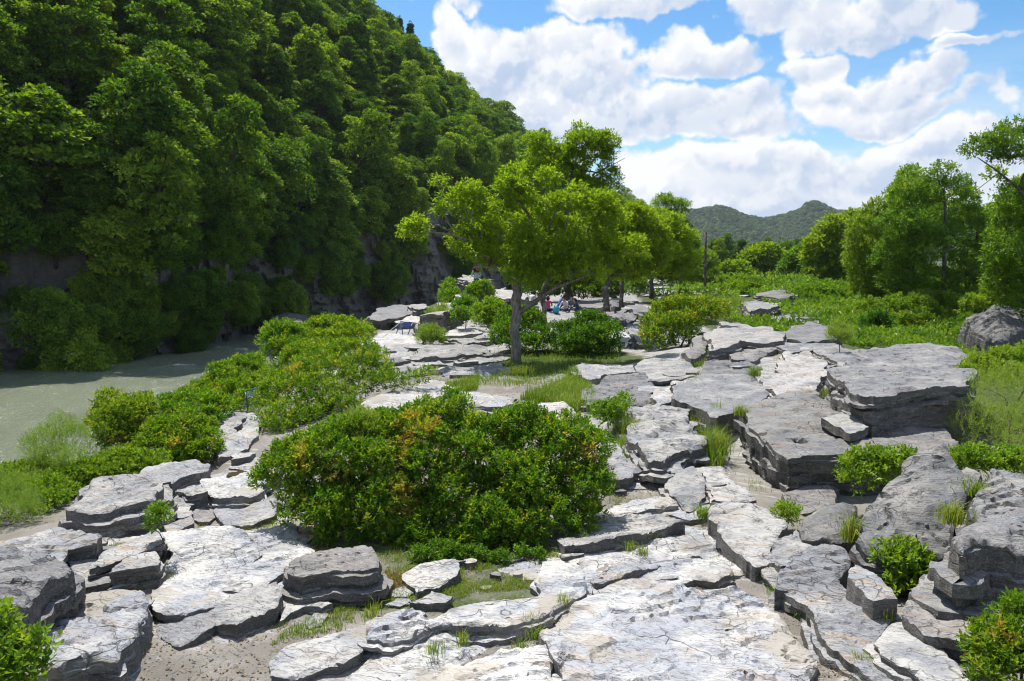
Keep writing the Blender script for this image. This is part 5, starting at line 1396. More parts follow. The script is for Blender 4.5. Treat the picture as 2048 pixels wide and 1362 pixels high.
# ------------------------------------------------------------------ bushes
plant('large_bush', 'large glossy bush with orange and yellow new shoots in the centre', 'bush',
      [(505, 960), (540, 910), (600, 858), (660, 838), (720, 826), (800, 826), (850, 798), (880, 806), (900, 786), (940, 798), (965, 838), (1010, 828), (1060, 806), (1110, 836), (1160, 832), (1205, 872), (1234, 908), (1210, 950), (1222, 990), (1226, 1025), (1170, 1068), (1130, 1095), (1050, 1120), (960, 1122), (880, 1108), (800, 1108), (740, 1098), (700, 1085), (620, 1085), (570, 1045), (560, 1012), (508, 988)],
      (9.4, 11.2), 120, (20, 44), 17000, 'leaf_bush', 701, k=8, stem=.11, L=.065, W=.0285, orange=.09, depth=.5, cap=110, r0=.05, tint=(.63, .18), gap=.08, inner=.35)
B = [
 ('riverside_bush', 'big dark green bush behind the white slab, left of the clearing', [(512, 880), (510, 800), (530, 760), (560, 740), (600, 715), (640, 698), (700, 676), (745, 686), (775, 716), (790, 748), (830, 738), (885, 748), (870, 772), (800, 782), (735, 792), (722, 832), (660, 848), (600, 862), (560, 892), (522, 895)], (15.8, 21), 44, (24, 46), 5200, 'leaf_bush', .075, .034, (.58, .17), .03),
 ('riverside_bush', 'light green bush at the upper end of the riverside row', [(600, 662), (640, 638), (700, 640), (752, 655), (748, 690), (700, 692), (640, 702), (608, 692)], (27, 30), 14, (18, 28), 1700, 'leaf_bush', .11, .05, (.68, .14), 0),
 ('riverside_bush', 'rounded bush against the water beside the purplish rock', [(518, 692), (540, 645), (582, 648), (612, 668), (602, 722), (540, 724)], (25, 27), 10, (18, 30), 1300, 'leaf_bush', .1, .045, (.62, .15), 0),
 ('riverside_bush', 'long low bush carrying the small white notice', [(412, 742), (470, 716), (530, 714), (542, 760), (522, 802), (480, 832), (420, 824), (330, 834), (318, 806), (380, 788), (440, 778)], (19, 24), 22, (18, 32), 2600, 'leaf_bush', .085, .038, (.62, .15), .01),
 ('riverside_bush', 'rounded upright bush standing out against the river', [(184, 815), (220, 780), (252, 796), (300, 790), (314, 830), (305, 870), (262, 905), (200, 905), (180, 850)], (14.6, 16.5), 14, (22, 38), 2500, 'leaf_bush', .07, .032, (.6, .15), .02),
 ('riverside_bush', 'low spreading bush below the rounded upright bush', [(290, 845), (400, 826), (444, 868), (436, 912), (400, 934), (300, 954), (222, 964), (214, 922), (280, 890)], (13.6, 15.6), 22, (20, 38), 3200, 'leaf_bush', .07, .032, (.58, .15), .01),
 ('riverside_bush', 'pale leafy tangle along the foot of the layered boulder', [(50, 1010), (60, 960), (150, 926), (250, 936), (305, 952), (220, 974), (160, 992), (134, 1030), (122, 1064), (60, 1072)], (11.6, 13.5), 20, (20, 36), 2800, 'leaf_weed', .06, .03, (.4, .2), 0),
 ('corner_shrub', 'bright leafed shrub in the bottom left corner', [(-60, 1240), (0, 1222), (50, 1222), (86, 1256), (100, 1310), (66, 1380), (-60, 1400)], (5.2, 5.7), 9, (22, 40), 420, 'leaf_weed', .06, .036, (.45, .2), 0),
 ('corner_shrub', 'bush with yellow shoots in the bottom right corner', [(1925, 1300), (1985, 1240), (2060, 1180), (2140, 1200), (2140, 1420), (1960, 1400), (1940, 1340)], (5.6, 6.4), 14, (26, 50), 1500, 'leaf_bush', .05, .024, (.58, .15), .08),
 ('sapling', 'bright green sapling growing between the right hand boulders', [(1752, 1084), (1800, 1092), (1846, 1114), (1856, 1160), (1826, 1205), (1788, 1196), (1770, 1150)], (7.7, 8.2), 10, (14, 26), 260, 'leaf_weed', .075, .04, (.6, .18), 0),
 ('shrub', 'leafy shrub tucked under the front of the great slab', [(1680, 930), (1720, 902), (1800, 906), (1840, 914), (1828, 955), (1760, 975), (1700, 985), (1676, 960)], (10.2, 10.8), 14, (16, 28), 520, 'leaf_weed', .07, .036, (.42, .18), 0),
 ('shrub', 'small yellowish shrub at the corner of the great slab', [(1546, 1022), (1578, 1003), (1608, 1030), (1598, 1058), (1558, 1054)], (9.7, 10), 6, (12, 18), 260, 'leaf_weed', .04, .018, (.75, .15), 0),
 ('shrub', 'bright bush at the right edge below the feathery mass', [(1880, 915), (1930, 895), (2000, 900), (2060, 905), (2100, 940), (2060, 960), (1960, 945), (1890, 940)], (11.2, 12), 14, (14, 26), 900, 'leaf_weed', .06, .03, (.55, .18), 0),
 ('shrub', 'light bush along the right edge above the feathery mass', [(1905, 742), (1960, 712), (2060, 690), (2120, 700), (2120, 760), (1980, 775), (1920, 765)], (15.5, 18), 18, (18, 30), 1500, 'leaf_weed', .08, .04, (.55, .18), 0),
 ('shrub', 'large rounded bush on the right of the stepped path', [(1284, 642), (1318, 603), (1380, 592), (1440, 606), (1475, 640), (1425, 645), (1392, 664), (1362, 702), (1312, 712), (1288, 692)], (27.6, 31), 26, (18, 32), 3000, 'leaf_bush', .11, .05, (.62, .15), .03),
 ('shrub', 'bush directly behind the pale tree trunk', [(984, 655), (1010, 620), (1058, 613), (1086, 642), (1112, 684), (1090, 704), (1040, 706), (988, 694)], (28.4, 31), 16, (18, 30), 2000, 'leaf_bush', .11, .05, (.48, .17), 0),
 ('shrub', 'dark pointed bush left of the stepped path', [(1100, 655), (1150, 638), (1182, 606), (1206, 636), (1238, 660), (1247, 702), (1204, 728), (1130, 720), (1108, 694)], (27.6, 30), 18, (18, 30), 2300, 'leaf_bush', .11, .05, (.38, .15), 0),
 ('shrub', 'pale bush left of the tree trunk', [(934, 645), (960, 606), (1004, 602), (1016, 640), (984, 662)], (32.5, 34), 9, (14, 24), 1000, 'leaf_weed', .11, .05, (.55, .17), 0),
 ('shrub', 'small bright tree like shrub left of the standing woman', [(876, 612), (884, 572), (900, 562), (918, 580), (920, 606), (900, 618)], (43, 45), 7, (10, 16), 560, 'leaf_weed', .14, .07, (.6, .17), 0),
 ('shrub', 'shrub at the feet of the standing woman', [(926, 596), (945, 568), (975, 566), (985, 588), (960, 604)], (39, 40), 6, (10, 16), 480, 'leaf_weed', .13, .065, (.5, .17), 0),
 ('shrub', 'leafy shrubs below the sloping dark ridge', [(905, 640), (915, 602), (950, 595), (960, 625), (930, 650)], (36, 38), 7, (12, 18), 640, 'leaf_weed', .12, .06, (.45, .17), 0),
 ('shrub', 'little sapling in the hollow of the layered boulder', [(290, 1060), (300, 1020), (330, 1008), (344, 1030), (335, 1056), (310, 1068)], (8.7, 9), 6, (10, 17), 200, 'leaf_weed', .04, .02, (.5, .18), 0),
 ('shrub', 'leafy weed in the cleft left of the great slab', [(1180, 820), (1210, 790), (1250, 790), (1270, 815), (1240, 850), (1200, 850)], (15, 16), 7, (12, 20), 420, 'leaf_weed', .07, .035, (.5, .18), 0),
 ('shrub', 'leafy weeds under the front skirt of the large bush', [(790, 1120), (830, 1080), (900, 1090), (1000, 1110), (1090, 1090), (1100, 1125), (950, 1135), (850, 1140)], (8.9, 9.3), 14, (12, 20), 700, 'leaf_weed', .045, .024, (.25, .15), 0),
 ('riverside_bush', 'leafy bush filling the bank between the rounded upright bush and the notice', [(300, 830), (330, 795), (400, 785), (450, 800), (470, 840), (420, 850), (350, 850)], (16, 18.5), 14, (18, 30), 1700, 'leaf_bush', .08, .036, (.62, .15), 0),
 ('riverside_bush', 'bush reaching out over the water left of the notice', [(330, 800), (390, 770), (440, 745), (480, 750), (470, 790), (400, 805)], (21, 24), 12, (15, 26), 1500, 'leaf_bush', .09, .04, (.66, .15), 0),
 ('riverside_bush', 'leafy bush linking the two upper riverside bushes', [(560, 720), (590, 690), (640, 685), (680, 690), (690, 720), (640, 735), (580, 740)], (23, 26), 12, (16, 28), 1500, 'leaf_bush', .1, .045, (.6, .15), 0),
 ('riverside_bush', 'low leafy bush at the left edge in front of the river', [(-60, 1000), (20, 930), (90, 920), (150, 950), (120, 1000), (40, 1040), (-60, 1060)], (12.2, 14), 18, (18, 34), 2200, 'leaf_weed', .07, .034, (.5, .18), 0),
 ('riverside_bush', 'leafy tangle between the layered boulder and the low spreading bush', [(150, 945), (240, 900), (330, 915), (380, 935), (300, 958), (200, 975)], (12.8, 14), 14, (16, 28), 1700, 'leaf_weed', .065, .032, (.42, .18), 0),
 ('thicket', 'dark thicket added to fill the shade behind the seated people', [(1040, 600), (1050, 555), (1100, 540), (1180, 545), (1240, 550), (1290, 560), (1300, 590), (1200, 600), (1120, 598)], (55, 58), 24, (12, 22), 2600, 'leaf_mid', .2, .1, (.3, .17), 0),  # added dark shrubs stand in for the shade under the grove
 ('thicket', 'leafy understory below the upright tree on the right', [(1740, 650), (1760, 600), (1850, 585), (1950, 600), (2000, 630), (1960, 672), (1850, 668)], (38, 41), 26, (16, 28), 2800, 'leaf_mid', .14, .07, (.45, .18), 0),
 ('thicket', 'bright shrubs at the foot of the left end of the right hand row', [(1560, 600), (1620, 560), (1700, 570), (1760, 600), (1740, 640), (1660, 630), (1600, 615)], (52, 58), 22, (14, 24), 2400, 'leaf_mid', .18, .09, (.7, .17), 0),
 ('thicket', 'shrubs crowding the right edge behind the pointed boulder', [(1930, 680), (1950, 640), (2010, 600), (2120, 590), (2140, 680), (2060, 700), (1980, 690)], (34, 36), 18, (18, 30), 2200, 'leaf_mid', .12, .06, (.4, .17), 0),
 ('thicket', 'green scrub left of the far mossy outcrop', [(1430, 600), (1440, 560), (1490, 550), (1530, 570), (1520, 600), (1470, 608)], (62, 66), 12, (11, 18), 1400, 'leaf_mid', .2, .1, (.55, .17), 0),
]
for i, (nm, lab, poly, D, nl, rp, ns, mat, L, W, tn, orr) in enumerate(B):
    plant(nm, lab, 'bush', poly, D, nl, rp, int(ns * .86), mat, 720 + i, k=7, stem=L * 1.9, L=L * 1.12, W=W * 1.12, tint=tn, orange=orr, depth=.5, cap=60, r0=.03)
PL = [('feathery grey green bush at the water edge on the left', [(78, 862), (108, 828), (160, 846), (184, 900), (164, 944), (100, 955), (50, 934), (38, 892)], (12.8, 14.6), 14, (18, 32), 1700),
      ('feathery bush at the left edge of the picture', [(-60, 960), (0, 944), (40, 938), (74, 970), (84, 1040), (60, 1075), (-60, 1085)], (10.6, 12), 14, (20, 36), 1700),
      ('feathery plant right of the blue barrier', [(830, 695), (840, 662), (870, 652), (888, 668), (894, 692), (850, 700)], (32, 33), 8, (10, 18), 900),
      ('feathery plant on the slope above the blue barrier', [(846, 655), (858, 628), (890, 612), (908, 640), (880, 658)], (37, 38.5), 7, (10, 17), 800),
      ('big feathery mass beside the high block on the right', [(1886, 840), (1918, 780), (1980, 748), (2060, 738), (2140, 780), (2140, 900), (1980, 912), (1920, 892), (1888, 872)], (12.6, 15), 26, (26, 46), 3000),
      ('yellow green feathery plant at the back of the outcrop', [(1660, 690), (1650, 660), (1680, 650), (1710, 668), (1706, 695)], (23, 24), 6, (12, 18), 700),
      ('pale feathery plant growing through the top of the large bush', [(660, 880), (670, 840), (720, 826), (770, 850), (770, 890), (720, 905)], (10.3, 10.9), 8, (16, 28), 700)]
for i, (lab, poly, D, nl, rp, ns) in enumerate(PL):
    s_ = np.mean(D) / 14
    plant('feathery_plant', lab, 'plant', poly, D, nl, rp, ns, 'leaf_plume', 760 + i, k=9, stem=.14 * max(1, s_ * .8), L=.047 * max(.9, s_), W=.0095 * max(1, s_), tint=(.5, .18), spread=.55, depth=.5, cap=60, r0=.02, upaxis=1.0, flat=1.0)

# ------------------------------------------------------------------ grass
def blades(P, h, w, rg, lean=.45):
    """curved blades: two quads each, ending in a point"""
    N = len(P)
    a = rg.uniform(0, 2 * np.pi, N)
    d = np.stack([np.cos(a), np.sin(a), np.zeros(N)], -1)
    s = np.stack([-np.sin(a), np.cos(a), np.zeros(N)], -1)
    h = np.broadcast_to(h, (N,))[:, None]; w = np.broadcast_to(w, (N,))[:, None]
    ln = np.abs(rg.normal(0, lean, N))[:, None]
    up = np.array((0, 0, 1.0))
    m = P + up * h * .55 + d * h * ln * .25
    t = P + up * h * (1 - .35 * ln) + d * h * ln
    v = np.stack([P - s * w * .5, P + s * w * .5, m + s * w * .4, m - s * w * .4, t], 1).reshape(-1, 3)
    b = np.arange(N)[:, None] * 5
    return v, b + np.array([[0, 1, 2, 3]]), b + np.array([[3, 2, 4]])
def px_points(poly, n, z, rg):
    poly = np.asarray(poly, float)
    W = np.array([U(p[0], p[1], z)[:2] for p in poly])
    q = rg.uniform(W.min(0), W.max(0), (n * 5, 2))
    q = q[in_poly(W, q)][:n]
    return np.c_[q, ground_z(q[:, 0], q[:, 1])]
def grass_patch(name, label, polys, mat='grass', seed=1, clump=.0):
    rg = np.random.default_rng(seed)
    V, Q4, Q3, T, n0 = [], [], [], [], 0
    for poly, n, z, h, w in polys:
        P = px_points(poly, n, z, rg)
        keep = fbm(P[:, 0] * 3.1, P[:, 1] * 3.1, 4.4, 3) > clump + rg.normal(0, .12, len(P))
        P = P[keep]
        hh = h * rg.uniform(.4, 1.2, len(P)) * (1 + .5 * noise3(P[:, 0] * 2, P[:, 1] * 2, 1.0))
        v, a, b = blades(P, hh, w, rg)
        V.append(v); Q4.append(a + n0); Q3.append(b + n0); n0 += len(v)
        T.append(np.repeat(np.clip(rg.normal(.5, .2, len(P)) + .3 * noise3(P[:, 0], P[:, 1], 3.0), 0, 1), 5))
    me = mesh_np(name, np.vstack(V), [np.vstack(Q4), np.vstack(Q3)], [M[mat]], smooth_shade=False, attrs={'tint': np.concatenate(T)})
    return link(name, me, label=label, cat='grass', kind='stuff')
grass_patch('grass', 'short patchy grass in front of the large bush and along the path', [
    ([(540, 1300), (620, 1230), (720, 1180), (860, 1135), (1000, 1120), (1110, 1105), (1170, 1095), (1150, 1150), (1060, 1180), (960, 1190), (900, 1205), (760, 1255), (640, 1275)], 26000, 0, .05, .005),
    ([(600, 1120), (760, 1090), (1140, 1080), (1160, 1120), (900, 1150), (700, 1160)], 9000, 0, .06, .005),
    ([(280, 1180), (305, 1240), (292, 1330), (200, 1390), (120, 1390), (240, 1310), (270, 1240)], 7000, 0, .07, .006),
    ([(390, 1052), (560, 1015), (600, 1060), (560, 1095), (470, 1088)], 6000, 0, .05, .005),
    ([(160, 1130), (230, 1090), (320, 1110), (330, 1200), (300, 1260), (250, 1170)], 3500, 0, .05, .005),
    ([(440, 1240), (620, 1190), (660, 1210), (560, 1270)], 2600, 0, .05, .005),
    ([(1220, 985), (1480, 1010), (1430, 1045), (1210, 1060)], 3000, 0.05, .05, .005)], clump=-.05, seed=31)
grass_patch('crack_grass', 'sparse grass creeping along the joints between the foreground slabs', [
    ([(150, 1390), (0, 1200), (120, 1060), (330, 990), (560, 900), (600, 1100), (700, 1250), (300, 1250)], 9000, .05, .05, .005),
    ([(1120, 1100), (1230, 980), (1480, 930), (1560, 1000), (1900, 1390), (1760, 1390), (1560, 1200), (1300, 1080)], 9000, .08, .055, .005),
    ([(1160, 800), (1330, 730), (1640, 690), (1650, 780), (1430, 900), (1300, 940)], 7000, .35, .09, .007),
    ([(760, 700), (1000, 640), (1000, 750), (800, 770)], 5000, .1, .1, .01)], clump=.2, seed=35)
grass_patch('dry_grass', 'withered brown grass below the dark layered rock', [([(690, 1180), (740, 1140), (800, 1150), (820, 1180), (740, 1205)], 3200, 0, .07, .005)], 'dry_grass', seed=32, clump=-.4)
grass_patch('grass_verge', 'green grass around the tree foot and the sandy clearing', [
    ([(990, 715), (1050, 690), (1240, 690), (1245, 740), (1150, 760), (1040, 770), (940, 765)], 12000, .1, .16, .012),
    ([(1040, 800), (1120, 770), (1150, 750), (1180, 790), (1200, 840), (1150, 830), (1090, 810)], 9000, .1, .32, .011),
    ([(880, 770), (960, 752), (955, 780), (890, 785)], 2600, .05, .22, .012),
    ([(1360, 740), (1420, 690), (1480, 690), (1470, 720), (1400, 740)], 3500, .4, .25, .012),
    ([(1220, 850), (1260, 830), (1280, 880), (1250, 920)], 2200, .15, .3, .01), ([(1350, 800), (1430, 830), (1440, 900), (1410, 900)], 2600, .3, .22, .01), ([(1410, 860), (1440, 850), (1450, 930), (1420, 940)], 1800, .15, .45, .01)], seed=33, clump=-.35)
def tuft(name, label, group, px, py, z, n, h, spread, seed, mat='grass', w=.006):
    rg = np.random.default_rng(seed)
    c = U(px, py, z)
    P = np.c_[rg.normal(0, spread, (n, 2)), np.zeros(n)]
    v, a, b = blades(P, h * rg.uniform(.5, 1.1, n), w, rg, .6)
    me = mesh_np(name, v, [a, b], [M[mat]], smooth_shade=False, attrs={'tint': np.repeat(np.clip(rg.normal(.55, .2, n), 0, 1), 5)})
    return link(name, me, label=label, cat='grass tuft', group=group, kind='thing', loc=c)
rg = np.random.default_rng(55)
for i, (x, y, z) in enumerate([(1042, 1302, .08), (1062, 1252, .12), (1070, 1275, .1), (1130, 1210, .15), (868, 1310, .1), (1240, 1090, .1), (1290, 1080, .1), (1320, 1055, .1), (1285, 1110, .1), (1535, 1135, .1), (1550, 1190, .1), (1590, 1225, .1), (1605, 1240, .1), (1535, 1160, .1), (1680, 1310, .1), (1170, 1085, .1), (1520, 1120, .1), (1740, 1390, .1), (1770, 1240, .3), (925, 1290, .1), (1260, 1100, .1), (745, 1230, .1), (1720, 1330, .2), (1410, 1030, .1), (1470, 1000, .1)]):
    tuft('grass_tuft', 'small tuft of green grass growing from a crack of the foreground rock', 'tufts in the cracks', x, y, z, 60, .16, .04, 800 + i)
TF = [(1260, 875, .15, 260, .5, .12, 'tall grass clump at the left foot of the split wedge rock'), (1510, 752, .7, 160, .35, .08, 'upright grass tuft on the bluish terrace'), (1905, 1045, .9, 160, .28, .06, 'bright grass tuft between the two right hand boulders'), (1390, 770, .45, 140, .35, .12, 'grass tuft in front of the cracked square block'), (1330, 735, .4, 60, .25, .06, 'dark grass in the slit of the cracked square block'), (1435, 910, .2, 240, .55, .1, 'tall grass against the lichen covered face of the great slab'), (1465, 612, .7, 300, .9, .5, 'bluish pampas grass beyond the outcrop'), (1410, 1035, .1, 160, .22, .06, 'leafy grass clump at the top of the right hand ridge'), (925, 772, .05, 260, .35, .18, 'grass clump at the edge of the sandy clearing'), (1700, 1080, .4, 140, .4, .05, 'weedy grass beside the brownish hump rock'), (1940, 985, 1.0, 200, .22, .08, 'yellow green grass in the notch of the tall boulder'), (1040, 745, .1, 300, .3, .25, 'dark grass clump at the foot of the tree'), (1480, 830, .75, 140, .25, .06, 'yellow weed on the corner of the great slab'), (1660, 795, .9, 160, .3, .07, 'green weed at the side of the high block')]
for i, (x, y, z, n, h, sp_, lab) in enumerate(TF):
    tuft('grass_clump', lab, None, x, y, z, n, h, sp_, 840 + i, w=.009)

# meadow weeds: one mass of leafy undergrowth
def undergrowth(name, label, polys, mat, seed, L, W):
    rg = np.random.default_rng(seed)
    PP, DD, NN, LL, WW, TT_ = [], [], [], [], [], []
    for poly, n, z, h in polys:
        P = px_points(poly, n, z, rg)
        g = .5 + .5 * fbm(P[:, 0] * .35, P[:, 1] * .35, 6.0, 3)
        hh = h * np.clip(g, .05, 1.3)
        P[:, 2] += hh * rg.uniform(.1, 1.0, len(P))
        A = unit(np.array((0, 0, 1.0)) + rg.normal(size=P.shape) * .45)
        sc = (P[:, 1] / 30) ** .95
        p, d, n_, l, w = sprigs(P, A, rg, 6, .22 * sc, L * sc, W, .9)
        PP.append(p); DD.append(d); NN.append(n_); LL.append(l); WW.append(l * W / L)
        TT_.append(np.repeat(np.clip(.18 + .55 * fbm(P[:, 0] * .25, P[:, 1] * .25, 1.0, 3) + rg.normal(.2, .15, len(P)), 0, 1), 6))
    me = foliage_mesh(name, np.vstack(PP), np.vstack(DD), np.vstack(NN), np.concatenate(LL), np.concatenate(WW), np.concatenate(TT_), mat, np.zeros(3))
    return link(name, me, label=label, cat='undergrowth', kind='stuff')
undergrowth('undergrowth', 'green weeds filling the meadow on the right below the trees', [
    ([(1640, 700), (1700, 640), (1760, 610), (1900, 640), (2140, 650), (2140, 720), (1940, 720), (1900, 700), (1720, 690)], 2184, 0, .7),
    ([(1420, 640), (1500, 650), (1640, 660), (1740, 640), (1720, 690), (1500, 660)], 714, .2, .35),
    ([(1480, 600), (1600, 560), (1760, 570), (2100, 590), (2140, 640), (1760, 640), (1700, 620), (1580, 618)], 5880, .3, .8),
    ([(1420, 560), (1500, 545), (1700, 545), (1900, 560), (1700, 590), (1500, 590)], 1764, .8, 1.2),
    ([(1500, 600), (1600, 585), (1760, 590), (1760, 625), (1640, 640), (1560, 630)], 2100, .45, .35),
    ([(1640, 640), (1760, 640), (1960, 690), (1940, 720), (1760, 690), (1650, 690)], 2100, .2, .45),
    ([(1300, 600), (1420, 575), (1480, 590), (1480, 625), (1420, 620)], 462, .6, .5)], 'leaf_weed', 71, .17, .078)
MW = np.random.default_rng(123)
mpoly = [(1640, 690), (1700, 640), (1740, 600), (1560, 570), (1760, 560), (1900, 640), (2100, 650), (2100, 700), (1940, 715), (1720, 690)]
for i in range(34):
    q = MW.uniform((1440, 560), (2060, 705))
    if not in_poly(mpoly, np.array([q]))[0]: continue
    w_ = U(q[0], q[1], .1); D = w_[1]; r_ = MW.uniform(.3, .85) * FPX / D
    plant('weed_shrub', 'low leafy weed shrub in the green meadow below the right hand trees', 'bush', [(q[0] - r_ * 1.5, q[1]), (q[0] - r_ * 1.2, q[1] - r_), (q[0], q[1] - r_ * 1.9), (q[0] + r_ * 1.2, q[1] - r_), (q[0] + r_ * 1.5, q[1])],
          D, 5, (r_ * .45, r_ * .7), int(260 + 60 * MW.uniform()), 'leaf_bush' if MW.uniform() < .4 else 'leaf_weed', 900 + i, k=7, stem=.0065 * D, L=.0042 * D, W=.0019 * D, tint=(MW.uniform(.2, .75), .15), r0=.02, group='weed shrubs of the meadow')
undergrowth('bank_undergrowth', 'mixed leafy ground cover on the river bank below the bushes', [
    ([(0, 1100), (0, 960), (80, 860), (200, 830), (330, 800), (480, 740), (620, 700), (740, 680), (740, 710), (620, 760), (520, 850), (440, 900), (200, 990), (100, 1080)], 4200, -.4, .5),
    ([(1860, 940), (1900, 860), (2140, 760), (2140, 980), (1960, 960)], 1500, .4, .5),
    ([(1880, 700), (2140, 690), (2140, 800), (1930, 790)], 1500, .2, .6)], 'leaf_weed', 72, .09, .043)

# fallen leaves and twigs on the bare ground
rg = np.random.default_rng(444)
LP_ = np.vstack([px_points(poly, n, z_, rg) for poly, n, z_ in (
    ([(280, 1390), (300, 1220), (440, 1270), (560, 1260), (700, 1260), (560, 1390)], 240, 0), ([(560, 1100), (760, 1085), (1140, 1080), (1160, 1130), (900, 1170), (640, 1180)], 700, 0),
    ([(1300, 1160), (1450, 1150), (1720, 1390), (1640, 1390)], 260, .05), ([(1200, 1010), (1330, 960), (1420, 1060)], 200, .03), ([(940, 790), (1110, 745), (1090, 790)], 160, 0))])
LP_[:, 2] += .012
a_ = rg.uniform(0, 6.28, len(LP_))
d_ = unit(np.stack([np.cos(a_), np.sin(a_), rg.normal(0, .15, len(a_))], -1))
n_ = unit(np.array((0, 0, 1.0)) + rg.normal(0, .3, (len(a_), 3)))
tw = rg.uniform(size=len(a_)) < .3
v, q = leaf_quads(LP_, d_, n_, np.where(tw, rg.uniform(.06, .16, len(a_)), rg.uniform(.025, .05, len(a_))), np.where(tw, .005, .02))
link('leaf_litter', mesh_np('leaf_litter', v, q, [M['dry_grass']], smooth_shade=False, attrs={'tint': np.repeat(rg.uniform(0, .8, len(a_)), 4)}), label='fallen brown leaves and twigs on the bare ground', cat='leaf litter', kind='stuff')
# ------------------------------------------------------------------ people
M['skin'] = plain('skin', (0.5, 0.3, 0.21), .5, var=.1)
CL = {'pink': (0.62, 0.06, 0.16), 'blue': (0.05, 0.13, 0.45), 'white': (0.7, 0.7, 0.74), 'grey': (0.18, 0.2, 0.24), 'navy': (0.02, 0.03, 0.08), 'jeans': (0.04, 0.08, 0.18), 'mint': (0.36, 0.5, 0.42), 'khaki': (0.2, 0.16, 0.1), 'shoe': (0.05, 0.05, 0.05), 'cyan': (0.05, 0.4, 0.6), 'hair': (0.015, 0.012, 0.01), 'red_hair': (0.13, 0.035, 0.02), 'print': (0.5, 0.55, 0.55)}
for k_, c_ in CL.items():
    M['cloth_' + k_] = plain('cloth_' + k_, c_, .8, var=.22, scale=30)
def person(label, loc, face, joints, shirt, trousers, hair='hair', long_hair=False, lean=0.0):
    """one continuous body grown over a skeleton; joints in metres, y = ahead, x = to the person's right"""
    J = dict(joints)
    edges = [('pelvis', 'waist'), ('waist', 'chest'), ('chest', 'neck'), ('neck', 'jaw'), ('jaw', 'head'), ('head', 'crown')]
    rad = {'pelvis': .125, 'waist': .115, 'chest': .13, 'neck': .05, 'jaw': .062, 'head': .085, 'crown': .06}
    typ = {('pelvis', 'waist'): 1, ('waist', 'chest'): 1, ('chest', 'neck'): 1, ('neck', 'jaw'): 0, ('jaw', 'head'): 0, ('head', 'crown'): 0}
    hd = np.array(J['head'])
    J['jaw'] = tuple(hd + (0, .012, -.07)); J['crown'] = tuple(hd + (0, -.005, .075)); J['nose'] = tuple(hd + (0, .105, -.02))
    edges.append(('head', 'nose')); rad['nose'] = .014; typ[('head', 'nose')] = 0
    for s, sg in (('l', -1), ('r', 1)):
        J['ear' + s] = tuple(hd + (sg * .092, -.005, -.01)); rad['ear' + s] = .016
        edges.append(('head', 'ear' + s)); typ[('head', 'ear' + s)] = 0
        for a, b, ra, t in (('chest', 'sho' + s, .062, 1), ('sho' + s, 'elb' + s, .043, 1), ('elb' + s, 'wri' + s, .03, 0), ('wri' + s, 'han' + s, .034, 0), ('pelvis', 'hip' + s, .09, 2), ('hip' + s, 'kne' + s, .06, 2), ('kne' + s, 'ank' + s, .042, 2), ('ank' + s, 'toe' + s, .034, 3)):
            edges.append((a, b)); rad[b] = ra; typ[(a, b)] = t
        w_, h_ = np.array(J['wri' + s]), np.array(J['han' + s])
        d = (h_ - w_) / (np.linalg.norm(h_ - w_) + 1e-6)
        sd = np.cross(d, (0, 0, 1.0)); sd /= np.linalg.norm(sd) + 1e-6
        for f in range(4):
            nm = 'f%s%d' % (s, f)
            J[nm] = tuple(h_ + d * (.075, .085, .08, .065)[f] + sd * (f - 1.5) * .02 + np.array((0, 0, -.015)))
            rad[nm] = .009; edges.append(('han' + s, nm)); typ[('han' + s, nm)] = 0
        J['th' + s] = tuple(w_ * .4 + h_ * .6 - sd * .05 * sg + d * .03); rad['th' + s] = .01
        edges.append(('han' + s, 'th' + s)); typ[('han' + s, 'th' + s)] = 0
    names = list(J)
    me = bpy.data.meshes.new('person')
    me.from_pydata([J[n] for n in names], [(names.index(a), names.index(b)) for a, b in edges], [])
    o = bpy.data.objects.new('person', me)
    COL.objects.link(o)
    sk = o.modifiers.new('skin', 'SKIN'); sk.use_smooth_shade = True
    lay = me.skin_vertices[0].data
    for i, n in enumerate(names):
        lay[i].radius = (rad.get(n, .05),) * 2
        lay[i].use_root = n == 'pelvis'
    ss_ = o.modifiers.new('sub', 'SUBSURF'); ss_.levels = 1; ss_.render_levels = 1
    bpy.context.view_layer.update()
    ev = o.evaluated_get(bpy.context.evaluated_depsgraph_get())
    fin = bpy.data.meshes.new_from_object(ev)
    o.modifiers.clear()
    fin.materials.clear()
    for m_ in ('skin', 'cloth_' + shirt, 'cloth_' + trousers, 'cloth_shoe'):
        fin.materials.append(M[m_])
    cen = np.array([p.center[:] for p in fin.polygons])
    best = np.full(len(cen), 1e9); mi = np.zeros(len(cen), int)
    for a, b in edges:
        A, Bq = np.array(J[a]), np.array(J[b])
        t = np.clip(((cen - A) @ (Bq - A)) / (np.dot(Bq - A, Bq - A) + 1e-9), 0, 1)
        d = np.linalg.norm(cen - (A + t[:, None] * (Bq - A)), axis=1) - (rad.get(a, .05) * (1 - t) + rad.get(b, .05) * t)
        up = d < best
        best = np.where(up, d, best)
        tt = np.full(len(cen), typ[(a, b)])
        if (a, b) == ('pelvis', 'waist'): tt = np.where(t < .25, 2, 1)
        if (a, b) == ('chest', 'neck'): tt = np.where(t > .75, 0, 1)
        mi = np.where(up, tt, mi)
    fin.polygons.foreach_set('material_index', mi.astype(np.int32))
    fin.polygons.foreach_set('use_smooth', np.ones(len(cen), bool))
    o.data = fin
    o.location = loc; o.rotation_euler = (0, 0, R(face))
    o['label'] = label; o['category'] = 'person'; o['kind'] = 'thing'
    # hair: a cap of strands, long or short
    rg = np.random.default_rng(len(label))
    n = 520
    d = unit(rg.normal(size=(n, 3)))
    d = d[(d[:, 2] > -.1) | (d[:, 1] < -.1)]
    d = d[~((d[:, 1] > .45) & (d[:, 2] < .45))]
    P = hd + np.array((0, -.008, .012)) + d * np.array((.088, .1, .112))
